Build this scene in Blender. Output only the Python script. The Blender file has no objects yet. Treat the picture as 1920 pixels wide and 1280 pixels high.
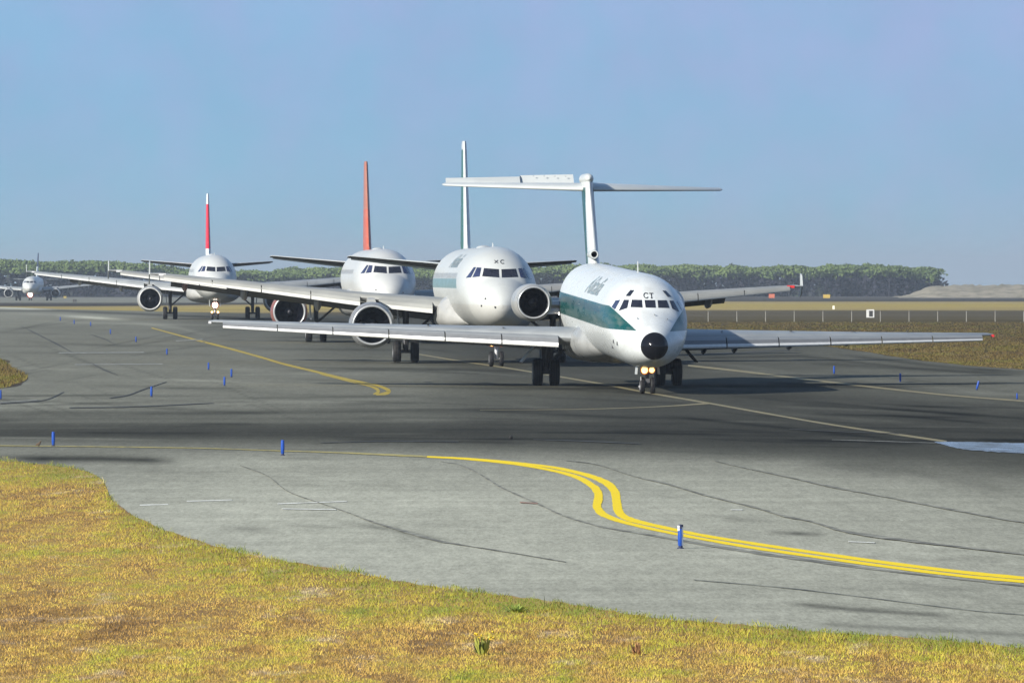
import bpy, bmesh, math, random
import numpy as np
from mathutils import Vector
from mathutils.bvhtree import BVHTree
R = math.radians
random.seed(7); rng = np.random.default_rng(7)
sc = bpy.context.scene
COL = sc.collection

# ------------------------------------------------------------------ camera
F = 14280.0                      # focal length in pixels of the 1920 px wide photograph
CAMZ = 4.6; PITCH = math.atan(125.0 / F)
cd = bpy.data.cameras.new('camera'); cam = bpy.data.objects.new('camera', cd); COL.objects.link(cam)
cd.sensor_width = 36.0; cd.lens = F / 1920 * 36.0
cd.clip_start = 1.0; cd.clip_end = 60000
cam.location = (0, 0, CAMZ); cam.rotation_euler = (R(90) - PITCH, 0, 0)
sc.camera = cam
# ------------------------------------------------------------------ sun, sky, exposure
SUN = Vector((-0.65, -0.62, 0.40)).normalized()
SUN_STRENGTH = 4.5
ld = bpy.data.lights.new('sun', 'SUN'); ld.energy = SUN_STRENGTH; ld.angle = R(0.5); ld.color = (1.0, 0.95, 0.86)
lo = bpy.data.objects.new('sun', ld); COL.objects.link(lo)
lo.rotation_euler = SUN.to_track_quat('Z', 'Y').to_euler(); lo.location = (-50, -50, 60)
w = bpy.data.worlds.new('World'); sc.world = w; w.use_nodes = True
nt = w.node_tree; nt.nodes.clear()
SKY_STRENGTH = 0.085
out = nt.nodes.new('ShaderNodeOutputWorld'); bg = nt.nodes.new('ShaderNodeBackground')
sky = nt.nodes.new('ShaderNodeTexSky'); sky.sky_type = 'NISHITA'; sky.sun_disc = False
sky.sun_elevation = math.asin(SUN.z); sky.sun_rotation = math.atan2(SUN.x, SUN.y)
sky.altitude = 0; sky.air_density = 1.0; sky.dust_density = 0.4; sky.ozone_density = 3.0
bg.inputs[1].default_value = SKY_STRENGTH
geo = nt.nodes.new('ShaderNodeNewGeometry'); sep = nt.nodes.new('ShaderNodeSeparateXYZ')
tc = nt.nodes.new('ShaderNodeTexCoord')
nt.links.new(tc.outputs['Generated'], sep.inputs[0])
# the low air near the horizon: banded colour of the real sky, by elevation of the view direction
mr = nt.nodes.new('ShaderNodeMapRange'); mr.inputs[1].default_value = -0.004; mr.inputs[2].default_value = 0.045
nt.links.new(sep.outputs[2], mr.inputs[0])
ramp = nt.nodes.new('ShaderNodeValToRGB'); nt.links.new(mr.outputs[0], ramp.inputs[0])
def lin(c): return tuple(((v / 255) / 12.92 if v / 255 <= 0.04045 else ((v / 255 + 0.055) / 1.055) ** 2.4) for v in c)
EXPO = 0.75
SKYK = 1.0 / (SKY_STRENGTH * 2 ** EXPO)
stops = [(0.0, (158, 190, 202)), (0.12, (150, 186, 205)), (0.30, (146, 186, 215)), (0.55, (148, 184, 220)), (0.85, (152, 182, 222)), (1.0, (154, 182, 223))]
while len(ramp.color_ramp.elements) < len(stops): ramp.color_ramp.elements.new(0.5)
for e, (p, c) in zip(ramp.color_ramp.elements, stops):
    e.position = p; e.color = lin(c) + (1,)
nz = nt.nodes.new('ShaderNodeTexNoise'); nz.inputs['Scale'].default_value = 55; nz.inputs['Detail'].default_value = 6
nt.links.new(tc.outputs['Generated'], nz.inputs[0])
mm = nt.nodes.new('ShaderNodeMapRange'); mm.inputs[1].default_value = 0.3; mm.inputs[2].default_value = 0.7; mm.inputs[3].default_value = 0.97; mm.inputs[4].default_value = 1.03
nt.links.new(nz.outputs[0], mm.inputs[0])
nzh = nt.nodes.new('ShaderNodeTexNoise'); nzh.inputs['Scale'].default_value = 120; nzh.inputs['Detail'].default_value = 4; nt.links.new(tc.outputs['Generated'], nzh.inputs[0])
mh1 = nt.nodes.new('ShaderNodeMapRange'); mh1.inputs[1].default_value = 0.35; mh1.inputs[2].default_value = 0.65; nt.links.new(nzh.outputs[0], mh1.inputs[0])
hue = nt.nodes.new('ShaderNodeMix'); hue.data_type = 'RGBA'; hue.inputs[6].default_value = (0.93, 1.012, 1.0, 1); hue.inputs[7].default_value = (1.06, 0.985, 1.01, 1); nt.links.new(mh1.outputs[0], hue.inputs[0])
hm = nt.nodes.new('ShaderNodeVectorMath'); hm.operation = 'MULTIPLY'; nt.links.new(ramp.outputs[0], hm.inputs[0]); nt.links.new(hue.outputs[2], hm.inputs[1])
sc1 = nt.nodes.new('ShaderNodeVectorMath'); sc1.operation = 'SCALE'; lat = nt.nodes.new('ShaderNodeMapRange'); lat.inputs[1].default_value = -0.07; lat.inputs[2].default_value = 0.07; nt.links.new(sep.outputs[0], lat.inputs[0])
latc = nt.nodes.new('ShaderNodeMix'); latc.data_type = 'RGBA'; latc.inputs[6].default_value = (0.94, 1.03, 1.02, 1); latc.inputs[7].default_value = (1.08, 0.995, 1.01, 1); nt.links.new(lat.outputs[0], latc.inputs[0])
lm = nt.nodes.new('ShaderNodeVectorMath'); lm.operation = 'MULTIPLY'; nt.links.new(hm.outputs[0], lm.inputs[0]); nt.links.new(latc.outputs[2], lm.inputs[1])
nt.links.new(lm.outputs[0], sc1.inputs[0])
mk = nt.nodes.new('ShaderNodeMath'); mk.operation = 'MULTIPLY'; mk.inputs[1].default_value = SKYK; nt.links.new(mm.outputs[0], mk.inputs[0])
nt.links.new(mk.outputs[0], sc1.inputs['Scale'])
fm = nt.nodes.new('ShaderNodeMapRange'); fm.inputs[1].default_value = 0.05; fm.inputs[2].default_value = 0.30; fm.interpolation_type = 'SMOOTHSTEP'
nt.links.new(sep.outputs[2], fm.inputs[0])
mx = nt.nodes.new('ShaderNodeMix'); mx.data_type = 'RGBA'
nt.links.new(fm.outputs[0], mx.inputs[0]); nt.links.new(sc1.outputs[0], mx.inputs[6]); nt.links.new(sky.outputs[0], mx.inputs[7])
nt.links.new(mx.outputs[2], bg.inputs[0]); nt.links.new(bg.outputs[0], out.inputs[0])
sc.view_settings.view_transform = 'Standard'; sc.view_settings.look = 'None'
sc.view_settings.exposure = EXPO; sc.view_settings.gamma = 1.0
sc.cycles.max_bounces = 6; sc.cycles.volume_bounces = 0; sc.cycles.volume_max_steps = 64; sc.cycles.volume_step_rate = 1

# ------------------------------------------------------------------ helpers
def link(o, parent=None):
    COL.objects.link(o)
    if parent is not None: o.parent = parent
    return o
def tag(o, label=None, cat=None, group=None, kind=None):
    if label: o['label'] = label
    if cat: o['category'] = cat
    if group: o['group'] = group
    if kind: o['kind'] = kind
    return o
def mesh_obj(name, V, Fc, mats, parent=None, smooth=True, midx=None, attrs=None, sharp=None):
    me = bpy.data.meshes.new(name)
    me.from_pydata([tuple(v) for v in V] if not isinstance(V, np.ndarray) else V.tolist(), [], Fc if not isinstance(Fc, np.ndarray) else Fc.tolist())
    if not isinstance(mats, (list, tuple)): mats = [mats]
    for m in mats: me.materials.append(m)
    if midx is not None: me.polygons.foreach_set('material_index', np.asarray(midx, dtype=np.int32))
    if smooth: me.polygons.foreach_set('use_smooth', np.ones(len(me.polygons), dtype=bool))
    if attrs:
        for k, (typ, dat) in attrs.items():
            a = me.attributes.new(k, typ, 'POINT')
            if typ == 'FLOAT': a.data.foreach_set('value', np.asarray(dat, dtype=np.float32).ravel())
            else: a.data.foreach_set('color', np.asarray(dat, dtype=np.float32).ravel())
    me.update()
    o = bpy.data.objects.new(name, me)
    if smooth and sharp:
        try: me.set_sharp_from_angle(angle=R(sharp))
        except Exception: pass
    return link(o, parent)

class MB:
    def __init__(s): s.v = []; s.f = []; s.m = []
    def add(s, V, Fc, m=0):
        b = len(s.v); s.v.extend([tuple(p) for p in V]); s.f.extend([tuple(i + b for i in q) for q in Fc]); s.m.extend([m] * len(Fc)); return s
    def box(s, c, d, m=0, rot=None):
        hx, hy, hz = d[0] / 2, d[1] / 2, d[2] / 2
        P = [Vector((x, y, z)) for x in (-hx, hx) for y in (-hy, hy) for z in (-hz, hz)]
        if rot is not None: P = [rot @ p for p in P]
        P = [p + Vector(c) for p in P]
        return s.add(P, [(0, 1, 3, 2), (4, 6, 7, 5), (0, 4, 5, 1), (2, 3, 7, 6), (0, 2, 6, 4), (1, 5, 7, 3)], m)
    def tube(s, a, b, r0, r1=None, n=12, m=0, caps=True):
        r1 = r0 if r1 is None else r1
        a = Vector(a); b = Vector(b); d = (b - a).normalized()
        u = d.orthogonal().normalized(); w_ = d.cross(u)
        P = []
        for c, r in ((a, r0), (b, r1)):
            for i in range(n):
                t = 2 * math.pi * i / n; P.append(c + (u * math.cos(t) + w_ * math.sin(t)) * r)
        Fc = [(i, (i + 1) % n, n + (i + 1) % n, n + i) for i in range(n)]
        if caps: Fc += [tuple(range(n))[::-1], tuple(range(n, 2 * n))]
        return s.add(P, Fc, m)
    def lathe(s, prof, c=(0, 0, 0), axis='y', n=32, m=0, capa=False, capb=False):
        P = []
        for (t, r) in prof:
            for i in range(n):
                a = 2 * math.pi * i / n; p, q = r * math.cos(a), r * math.sin(a)
                P.append({'y': (c[0] + p, c[1] + t, c[2] + q), 'x': (c[0] + t, c[1] + p, c[2] + q), 'z': (c[0] + p, c[1] + q, c[2] + t)}[axis])
        k = len(prof); Fc = [(j * n + i, j * n + (i + 1) % n, (j + 1) * n + (i + 1) % n, (j + 1) * n + i) for j in range(k - 1) for i in range(n)]
        if capa: Fc.append(tuple(range(n)))
        if capb: Fc.append(tuple(range((k - 1) * n, k * n)))
        return s.add(P, Fc, m)
    def build(s, name, mats, parent=None, smooth=True, xf=None, sharp=35):
        V = [xf(p) for p in s.v] if xf else s.v
        o = mesh_obj(name, V, s.f, mats, parent, smooth, s.m, sharp=sharp)
        bm = bmesh.new(); bm.from_mesh(o.data); bmesh.ops.recalc_face_normals(bm, faces=bm.faces); bm.to_mesh(o.data); bm.free()
        return o

# ------------------------------------------------------------------ materials
def new_mat(name):
    m = bpy.data.materials.new(name); m.use_nodes = True
    t = m.node_tree; t.nodes.clear()
    o = t.nodes.new('ShaderNodeOutputMaterial'); b = t.nodes.new('ShaderNodeBsdfPrincipled')
    t.links.new(b.outputs[0], o.inputs[0]); return m, t, b
class N:
    """tiny node-graph helper"""
    def __init__(s, t): s.t = t
    def __call__(s, typ, **kw):
        n = s.t.nodes.new(typ)
        for k, v in kw.items(): setattr(n, k, v)
        return n
    def l(s, a, b): s.t.links.new(a, b)
    def math(s, op, a, b=None, c=None, clamp=False):
        n = s.t.nodes.new('ShaderNodeMath'); n.operation = op; n.use_clamp = clamp
        for i, v in enumerate((a, b, c)):
            if v is None: continue
            if isinstance(v, (int, float)): n.inputs[i].default_value = v
            else: s.l(v, n.inputs[i])
        return n.outputs[0]
    def noise(s, scale, vec=None, detail=3, rough=0.55):
        n = s.t.nodes.new('ShaderNodeTexNoise'); n.inputs['Scale'].default_value = scale; n.inputs['Detail'].default_value = detail; n.inputs['Roughness'].default_value = rough
        if vec is not None: s.l(vec, n.inputs[0])
        return n.outputs[0]
    def rng(s, v, a, b, c=0.0, d=1.0, smooth=False):
        n = s.t.nodes.new('ShaderNodeMapRange'); n.inputs[1].default_value = a; n.inputs[2].default_value = b; n.inputs[3].default_value = c; n.inputs[4].default_value = d
        if smooth: n.interpolation_type = 'SMOOTHSTEP'
        s.l(v, n.inputs[0]); return n.outputs[0]
    def mix(s, f, a, b, mode='MIX'):
        n = s.t.nodes.new('ShaderNodeMix'); n.data_type = 'RGBA'; n.blend_type = mode
        for i, v in ((0, f), (6, a), (7, b)):
            if isinstance(v, (int, float)): n.inputs[i].default_value = v
            elif isinstance(v, tuple): n.inputs[i].default_value = v + (1,) if len(v) == 3 else v
            else: s.l(v, n.inputs[i])
        return n.outputs[2]
def simple(name, col, rough=0.5, metal=0.0, var=0.12, scale=6.0, coat=0.0, emit=None, es=0.0, spec=None):
    m, t, b = new_mat(name); g = N(t); tcn = g('ShaderNodeTexCoord')
    nz_ = g.noise(scale, tcn.outputs['Object'], 4)
    f = g.rng(nz_, 0.3, 0.7, 1 - var, 1 + var * 0.5)
    v = g('ShaderNodeVectorMath', operation='SCALE'); v.inputs[0].default_value = col; g.l(f, v.inputs['Scale'])
    g.l(v.outputs[0], b.inputs['Base Color'])
    g.l(g.rng(nz_, 0.3, 0.7, max(0.02, rough - 0.08), min(1, rough + 0.08)), b.inputs['Roughness'])
    b.inputs['Metallic'].default_value = metal
    if coat: b.inputs['Coat Weight'].default_value = coat; b.inputs['Coat Roughness'].default_value = 0.08
    if spec is not None: b.inputs['Specular IOR Level'].default_value = spec
    if emit: b.inputs['Emission Color'].default_value = emit + (1,); b.inputs['Emission Strength'].default_value = es
    return m

WHITE = (0.58, 0.605, 0.595)
def paint(name, base=WHITE, band=None, bandcol=None, nose_black=None, win=None, grey_below=None, wedge=None, rough=0.3, dirt=0.12):
    """aircraft skin: base paint, a stripe along the body, cabin windows, belly grime; coordinates are the body's own metres.
    Attributes 'by' (metres from nose) and 'bz' (height in the level body) ride on the mesh."""
    m, t, b = new_mat(name); g = N(t)
    ay = g('ShaderNodeAttribute', attribute_name='by').outputs['Fac']; az = g('ShaderNodeAttribute', attribute_name='bz').outputs['Fac']
    tcn = g('ShaderNodeTexCoord'); obj = tcn.outputs['Object']
    col = g.mix(0.0, base, base)
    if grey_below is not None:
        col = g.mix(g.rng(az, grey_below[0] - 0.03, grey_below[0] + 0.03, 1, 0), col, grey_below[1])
    if band:
        z0, z1, y0 = band
        mk_ = g.math('MULTIPLY', g.rng(az, z0 - 0.012, z0 + 0.012), g.rng(az, z1 - 0.012, z1 + 0.012, 1, 0))
        # slanted front edge: nearer the nose lower down
        if wedge == 'nose':
            ax_ = g('ShaderNodeAttribute', attribute_name='bx').outputs['Fac']
            mk_ = g.math('MULTIPLY', mk_, g.rng(g.math('SUBTRACT', ax_, g.math('MULTIPLY_ADD', g.math('SUBTRACT', az, z0), .93, .63)), -.012, .012))
        elif wedge:
            ya, yb = wedge    # y at z0 , y at z1
            edge = g.math('MULTIPLY_ADD', g.math('SUBTRACT', az, z0), (yb - ya) / (z1 - z0), ya)
            mk_ = g.math('MULTIPLY', mk_, g.rng(g.math('SUBTRACT', ay, edge), -0.015, 0.015))
        else:
            mk_ = g.math('MULTIPLY', mk_, g.rng(ay, y0, y0 + 0.05))
        col = g.mix(mk_, col, bandcol)
    if win:
        z0, z1, ya, yb, pitch = win
        fr = g.math('FRACT', g.math('DIVIDE', ay, pitch))
        wv = g.math('MULTIPLY', g.rng(g.math('ABSOLUTE', g.math('SUBTRACT', fr, 0.5)), 0.2, 0.24, 1, 0), g.rng(g.math('ABSOLUTE', g.math('SUBTRACT', az, (z0 + z1) / 2)), (z1 - z0) / 2 - 0.03, (z1 - z0) / 2, 1, 0))
        wv = g.math('MULTIPLY', wv, g.math('MULTIPLY', g.rng(ay, ya, ya + 0.01), g.rng(ay, yb, yb + 0.01, 1, 0)))
        col = g.mix(g.math('MULTIPLY', wv, 0.85), col, (0.03, 0.035, 0.05))
    # panel joints
    jy = g.math('ABSOLUTE', g.math('SUBTRACT', g.math('FRACT', g.math('DIVIDE', g.math('ADD', ay, 0.35), 2.9)), 0.5))
    joint = g.rng(jy, 0.0, 0.004, 0.22, 0.0)
    col = g.mix(joint, col, (0.25, 0.26, 0.27))
    if nose_black or win: col = g.mix(g.rng(g.math('ABSOLUTE', g.math('SUBTRACT', ay, 1.02)), 0.0, .02, .3, 0), col, (0.3, 0.3, 0.3))
    # grime streaks towards the belly and general mottling
    mp = g('ShaderNodeMapping'); mp.inputs['Scale'].default_value = (1.0, 0.18, 1.3); g.l(obj, mp.inputs[0])
    n1 = g.noise(2.2, mp.outputs[0], 5, 0.65)
    col = g.mix(g.math('MULTIPLY', g.rng(n1, 0.45, 0.75), dirt), col, (0.28, 0.27, 0.24))
    if nose_black: col = g.mix(g.rng(ay, nose_black - 0.01, nose_black + 0.01, 1, 0), col, (0.006, 0.006, 0.008))
    g.l(col, b.inputs['Base Color'])
    ro = g.rng(n1, 0.3, 0.7, rough - 0.06, rough + 0.1)
    if nose_black: ro = g.math('MULTIPLY', ro, g.rng(ay, nose_black - 0.01, nose_black + 0.01, 0.45, 1))
    g.l(ro, b.inputs['Roughness'])
    b.inputs['Coat Weight'].default_value = 0.06; b.inputs['Coat Roughness'].default_value = 0.12; b.inputs['Specular IOR Level'].default_value = 0.22
    return m
M = {}
M['white'] = simple('white_paint', (0.46, 0.48, 0.465), 0.35, var=0.06, scale=1.2, coat=0.08)
M['wing'] = simple('wing_grey_paint', (0.275, 0.29, 0.29), 0.42, var=0.18, scale=0.9)
M['lipw'] = simple('slat_bright_edge', (0.68, 0.68, 0.66), 0.35, var=0.08)
M['slat'] = simple('slat_light_metal', (0.24, 0.25, 0.25), 0.4, metal=0.0, var=0.1, scale=1.5)
M['lip'] = simple('polished_intake_lip', (0.42, 0.43, 0.43), 0.3, metal=0.3, var=0.05, scale=1)
M['dark'] = simple('dark_metal', (0.035, 0.035, 0.04), 0.55, metal=0.4, var=0.3)
M['fan'] = simple('fan_blade_metal', (0.007, 0.008, 0.014), 0.6, var=0.3, spec=0.1)
M['duct'] = simple('intake_duct', (0.010, 0.010, 0.014), 0.7, var=0.2, spec=0.1)
M['spinner'] = simple('spinner_grey', (0.09, 0.09, 0.10), 0.5)
M['tyre'] = simple('tyre_rubber', (0.007, 0.007, 0.0075), 0.75, var=0.3, scale=12)
M['groove'] = simple('slat_groove_grey', (0.16, 0.165, 0.17), 0.5)
M['under'] = simple('tail_underside_shade', (0.05, 0.05, 0.055), 0.6)  # grey lower skin, darkened to paint in the shade below the tailplane
M['underw_shade'] = simple('wing_underside_shade', (0.14, 0.14, 0.14), 0.6)  # grey lower skin with the underwing shade painted into it
M['flap_shade'] = simple('flap_underside_shade', (0.07, 0.07, 0.072), 0.6)  # dark colour carries the shadow under the wing
M['hub'] = simple('wheel_hub', (0.30, 0.30, 0.31), 0.45, metal=0.4)
M['strut'] = simple('gear_strut', (0.10, 0.10, 0.105), 0.5, metal=0.3, var=0.3)
M['strutl'] = simple('gear_strut_light', (0.5, 0.5, 0.5), 0.45, metal=0.2)
M['glass'] = simple('cockpit_glass', (0.018, 0.02, 0.03), 0.06, var=0.3, scale=3)
M['glassb'] = simple('cockpit_side_glass', (0.035, 0.045, 0.10), 0.04, var=0.4, scale=3)
M['letter'] = simple('black_lettering', (0.03, 0.03, 0.035), 0.5)
M['title'] = simple('grey_green_title', (0.24, 0.30, 0.31), 0.4)
M['red'] = simple('red_nav_light', (0.55, 0.03, 0.03), 0.3, emit=(1, 0.05, 0.04), es=0.02)
M['navg'] = simple('clear_nav_light', (0.6, 0.6, 0.6), 0.2)
M['lamp'] = simple('lit_lamp', (1, 0.9, 0.6), 0.3, emit=(1.0, 0.70, 0.22), es=1.9)
M['lampw'] = simple('lit_lamp_white', (1, 0.95, 0.85), 0.3, emit=(1.0, 0.93, 0.80), es=5)
M['flarer'] = simple('lamp_red_flare', (0.4, 0.07, 0.03), 0.3, emit=(1.0, 0.10, 0.03), es=0.16)  # red glowing ring added round a lamp to suggest lens flare
M['flareo'] = simple('lamp_amber_flare', (0.25, 0.07, 0.01), 0.3, emit=(1.0, 0.22, 0.02), es=0.25)  # amber version of the added flare ring
M['fair'] = simple('fairing_white', (.38, .38, .36), .35, var=.15, scale=1.0)
M['orange'] = simple('orange_paint', (0.72, 0.10, 0.03), 0.35, var=0.1)
M['cowlred'] = simple('faded_orange_cowl', (0.22, 0.085, 0.07), 0.35, var=0.2)
M['nacelle'] = simple('nacelle_white_grey', (0.34, 0.34, 0.32), 0.35, var=0.15, scale=1.5)
M['nacsil'] = simple('nacelle_silver', (0.30, 0.30, 0.30), 0.3, metal=0.35, var=0.15, scale=1.5)
GREEN = (0.0, 0.058, 0.053)

# ------------------------------------------------------------------ ground height and pixel -> ground
GK = np.array([(-3000, 0), (320, 0), (400, .08), (485, .3), (700, .5), (1200, -.2), (1830, -1.7), (3000, -3.4), (9500, -9.0), (20000, -30)], float)
def G(y): return np.interp(y, GK[:, 0], GK[:, 1])
cp, sp = math.cos(PITCH), math.sin(PITCH)
def ray(px, py):
    u = (np.asarray(px, float) - 960) / F; v = -(np.asarray(py, float) - 640) / F
    return u, cp + v * sp, -sp + v * cp
def gp(px, py):
    px, py = np.broadcast_arrays(np.asarray(px, float), np.asarray(py, float))
    dx, dy, dz = ray(px, py)
    lo_ = np.full(px.shape, 30.0); hi = np.full(px.shape, 9400.0)
    for _ in range(48):
        mid = (lo_ + hi) / 2; z = CAMZ + dz / dy * mid
        under = z < G(mid); hi = np.where(under, mid, hi); lo_ = np.where(under, lo_, mid)
    Y = (lo_ + hi) / 2
    return dx / dy * Y, Y
def py_of(Y): # approximate photo row of ground at depth Y
    a = np.arctan2(CAMZ - G(Y), Y) - PITCH
    return 640 + F * np.tan(a)

# ------------------------------------------------------------------ GROUND (one sheet to the horizon)
def lin3(c): return np.array(lin(c))
pys = np.concatenate([np.arange(531, 700, 1.0), np.arange(700, 1300, 10.0)])
Yr = gp(np.full(len(pys), 960.0), pys)[1]
Yr = np.unique(np.concatenate([Yr, GK[1:-2, 0], np.array([-400, -200, -50, 20, 60, 80, 12000, 16000.])]))
ucols = np.concatenate([np.linspace(-1, -0.12, 20), np.linspace(-0.11, 0.11, 61), np.linspace(0.12, 1, 20)])
GV = []; 
for Y in Yr:
    wdt = 900 + abs(Y) * 0.9
    for u in ucols: GV.append((u * wdt, Y, float(G(Y))))
GV = np.array(GV); nc = len(ucols); nr = len(Yr)
i = np.arange(nr - 1)[:, None] * nc + np.arange(nc - 1)[None, :]
GF = np.stack([i, i + 1, i + nc + 1, i + nc], -1).reshape(-1, 4)
bands = [(528, (128, 122, 108)), (548, (122, 116, 104)), (558, (118, 112, 100)), (561.5, (112, 106, 94)), (562.5, (84, 80, 66)), (564.5, (90, 84, 66)), (566, (235, 210, 140)), (572, (248, 222, 122)), (580, (240, 214, 140)), (583, (132, 120, 88)), (590, (134, 122, 92)), (600, (122, 108, 64)),
         (612, (100, 84, 44)), (640, (108, 92, 46)), (690, (130, 110, 62)), (760, (150, 125, 70)), (860, (176, 140, 60)), (1300, (178, 138, 60))]
byp = np.array([b_[0] for b_ in bands], float); bcl = np.array([lin3(b_[1]) for b_ in bands])
gy = np.where(GV[:, 1] > 40, py_of(np.maximum(GV[:, 1], 40)), 2000)
gpx = 960 + GV[:, 0] / np.maximum(GV[:, 1], 40) * F
shift = np.clip((900 - gpx) / 700, 0, 1) * 9
gye = np.where(gy < 640, gy - shift * (gy > 560), gy)
gcol = np.stack([np.interp(gye, byp, bcl[:, k]) for k in range(3)] + [np.ones(len(gy))], -1)
def ground_mat():
    m, t, b = new_mat('dry_grass_and_soil'); g = N(t)
    a = g('ShaderNodeAttribute', attribute_name='soil'); tcn = g('ShaderNodeTexCoord'); o = tcn.outputs['Object']
    n1 = g.noise(0.02, o, 5, 0.6); n2 = g.noise(0.35, o, 4, 0.65); n3 = g.noise(7, o, 4, 0.7)
    f = g.math('MULTIPLY', g.rng(n1, 0.3, 0.7, 0.82, 1.16), g.math('MULTIPLY', g.rng(n2, 0.25, 0.75, 0.72, 1.22), g.rng(n3, 0.25, 0.75, 0.72, 1.25)))
    v = g('ShaderNodeVectorMath', operation='SCALE'); g.l(a.outputs['Color'], v.inputs[0]); g.l(g.math('MULTIPLY', f, 0.38), v.inputs['Scale'])
    g.l(v.outputs[0], b.inputs['Base Color']); b.inputs['Roughness'].default_value = 0.95; b.inputs['Specular IOR Level'].default_value = 0.1
    return m
go = mesh_obj('ground', GV, GF, ground_mat(), attrs={'soil': ('FLOAT_COLOR', gcol)}, smooth=True)
tag(go, kind='structure')

# ------------------------------------------------------------------ PAVEMENT
edge_near = np.array([(865, 0), (870, 60), (875, 110), (885, 165), (905, 195), (935, 205), (962, 235), (995, 300), (1025, 400), (1045, 480), (1070, 620), (1090, 730), (1115, 900), (1135, 1060), (1165, 1250), (1185, 1500), (1200, 1700), (1218, 1920), (1260, 2600), (1300, 3400)], float)
edge_far = np.array([(572, -100), (580, 120), (585, 350), (590, 600), (600, 1000), (618, 1290), (646, 1520), (660, 1622), (674, 1706), (685, 1802), (694, 1920), (720, 2400), (760, 3400)], float)
rows = np.concatenate([np.arange(574, 870, 1.5), np.arange(870, 1300, 3.0)])
cols = np.concatenate([np.linspace(-1500, -60, 30), np.arange(-50, 1972, 8.0), np.linspace(1990, 3400, 30)])
def wob(y): return 6 * np.sin(y * 0.61) + 4 * np.sin(y * 1.37 + 1)
PXg = np.zeros((len(rows), len(cols)))
for r_i, y in enumerate(rows):
    xl = -1500 if y < 850 else (np.interp(y, edge_near[:, 0], edge_near[:, 1]) if y >= 865 else -1500 + (y - 850) * 100)
    xr = np.interp(y, edge_far[:, 0], edge_far[:, 1]) if y < 760 else 3400
    if y < 760: xr = min(xr + wob(y) * 0.6, 3400)
    PXg[r_i] = np.clip(cols, xl, xr)
PYg = np.repeat(rows[:, None], len(cols), 1)
X, Y = gp(PXg, PYg)
PV = np.stack([X, Y, G(Y) + 0.02], -1).reshape(-1, 3)
# surface tone of the asphalt (wear and age, with some aircraft shadow painted in), as mean display grey sampled by place
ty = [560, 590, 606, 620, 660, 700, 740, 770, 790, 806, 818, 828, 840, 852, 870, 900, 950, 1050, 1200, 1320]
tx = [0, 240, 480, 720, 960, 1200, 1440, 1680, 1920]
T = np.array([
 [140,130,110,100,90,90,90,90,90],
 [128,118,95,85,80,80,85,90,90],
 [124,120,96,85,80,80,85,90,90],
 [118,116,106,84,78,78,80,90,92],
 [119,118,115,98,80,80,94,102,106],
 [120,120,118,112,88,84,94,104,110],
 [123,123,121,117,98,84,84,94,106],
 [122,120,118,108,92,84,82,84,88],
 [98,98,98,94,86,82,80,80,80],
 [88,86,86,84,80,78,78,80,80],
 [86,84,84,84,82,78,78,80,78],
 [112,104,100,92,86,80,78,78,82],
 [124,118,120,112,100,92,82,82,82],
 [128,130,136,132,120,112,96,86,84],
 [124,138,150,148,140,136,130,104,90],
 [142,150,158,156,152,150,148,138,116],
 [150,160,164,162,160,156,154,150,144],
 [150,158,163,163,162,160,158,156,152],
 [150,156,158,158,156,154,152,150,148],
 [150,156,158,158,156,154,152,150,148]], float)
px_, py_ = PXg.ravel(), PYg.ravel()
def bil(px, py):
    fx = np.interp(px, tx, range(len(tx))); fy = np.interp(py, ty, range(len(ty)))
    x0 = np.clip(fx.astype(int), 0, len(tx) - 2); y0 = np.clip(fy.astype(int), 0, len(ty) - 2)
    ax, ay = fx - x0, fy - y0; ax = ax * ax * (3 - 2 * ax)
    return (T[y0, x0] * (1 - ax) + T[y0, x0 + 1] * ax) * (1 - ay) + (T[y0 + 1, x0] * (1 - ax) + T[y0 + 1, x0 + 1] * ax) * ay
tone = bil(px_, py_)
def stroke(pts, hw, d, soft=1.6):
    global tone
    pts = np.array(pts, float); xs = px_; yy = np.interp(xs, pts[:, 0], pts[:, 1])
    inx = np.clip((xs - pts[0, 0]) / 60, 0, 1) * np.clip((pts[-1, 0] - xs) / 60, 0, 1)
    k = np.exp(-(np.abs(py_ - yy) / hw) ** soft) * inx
    tone = tone + k * d
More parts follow.
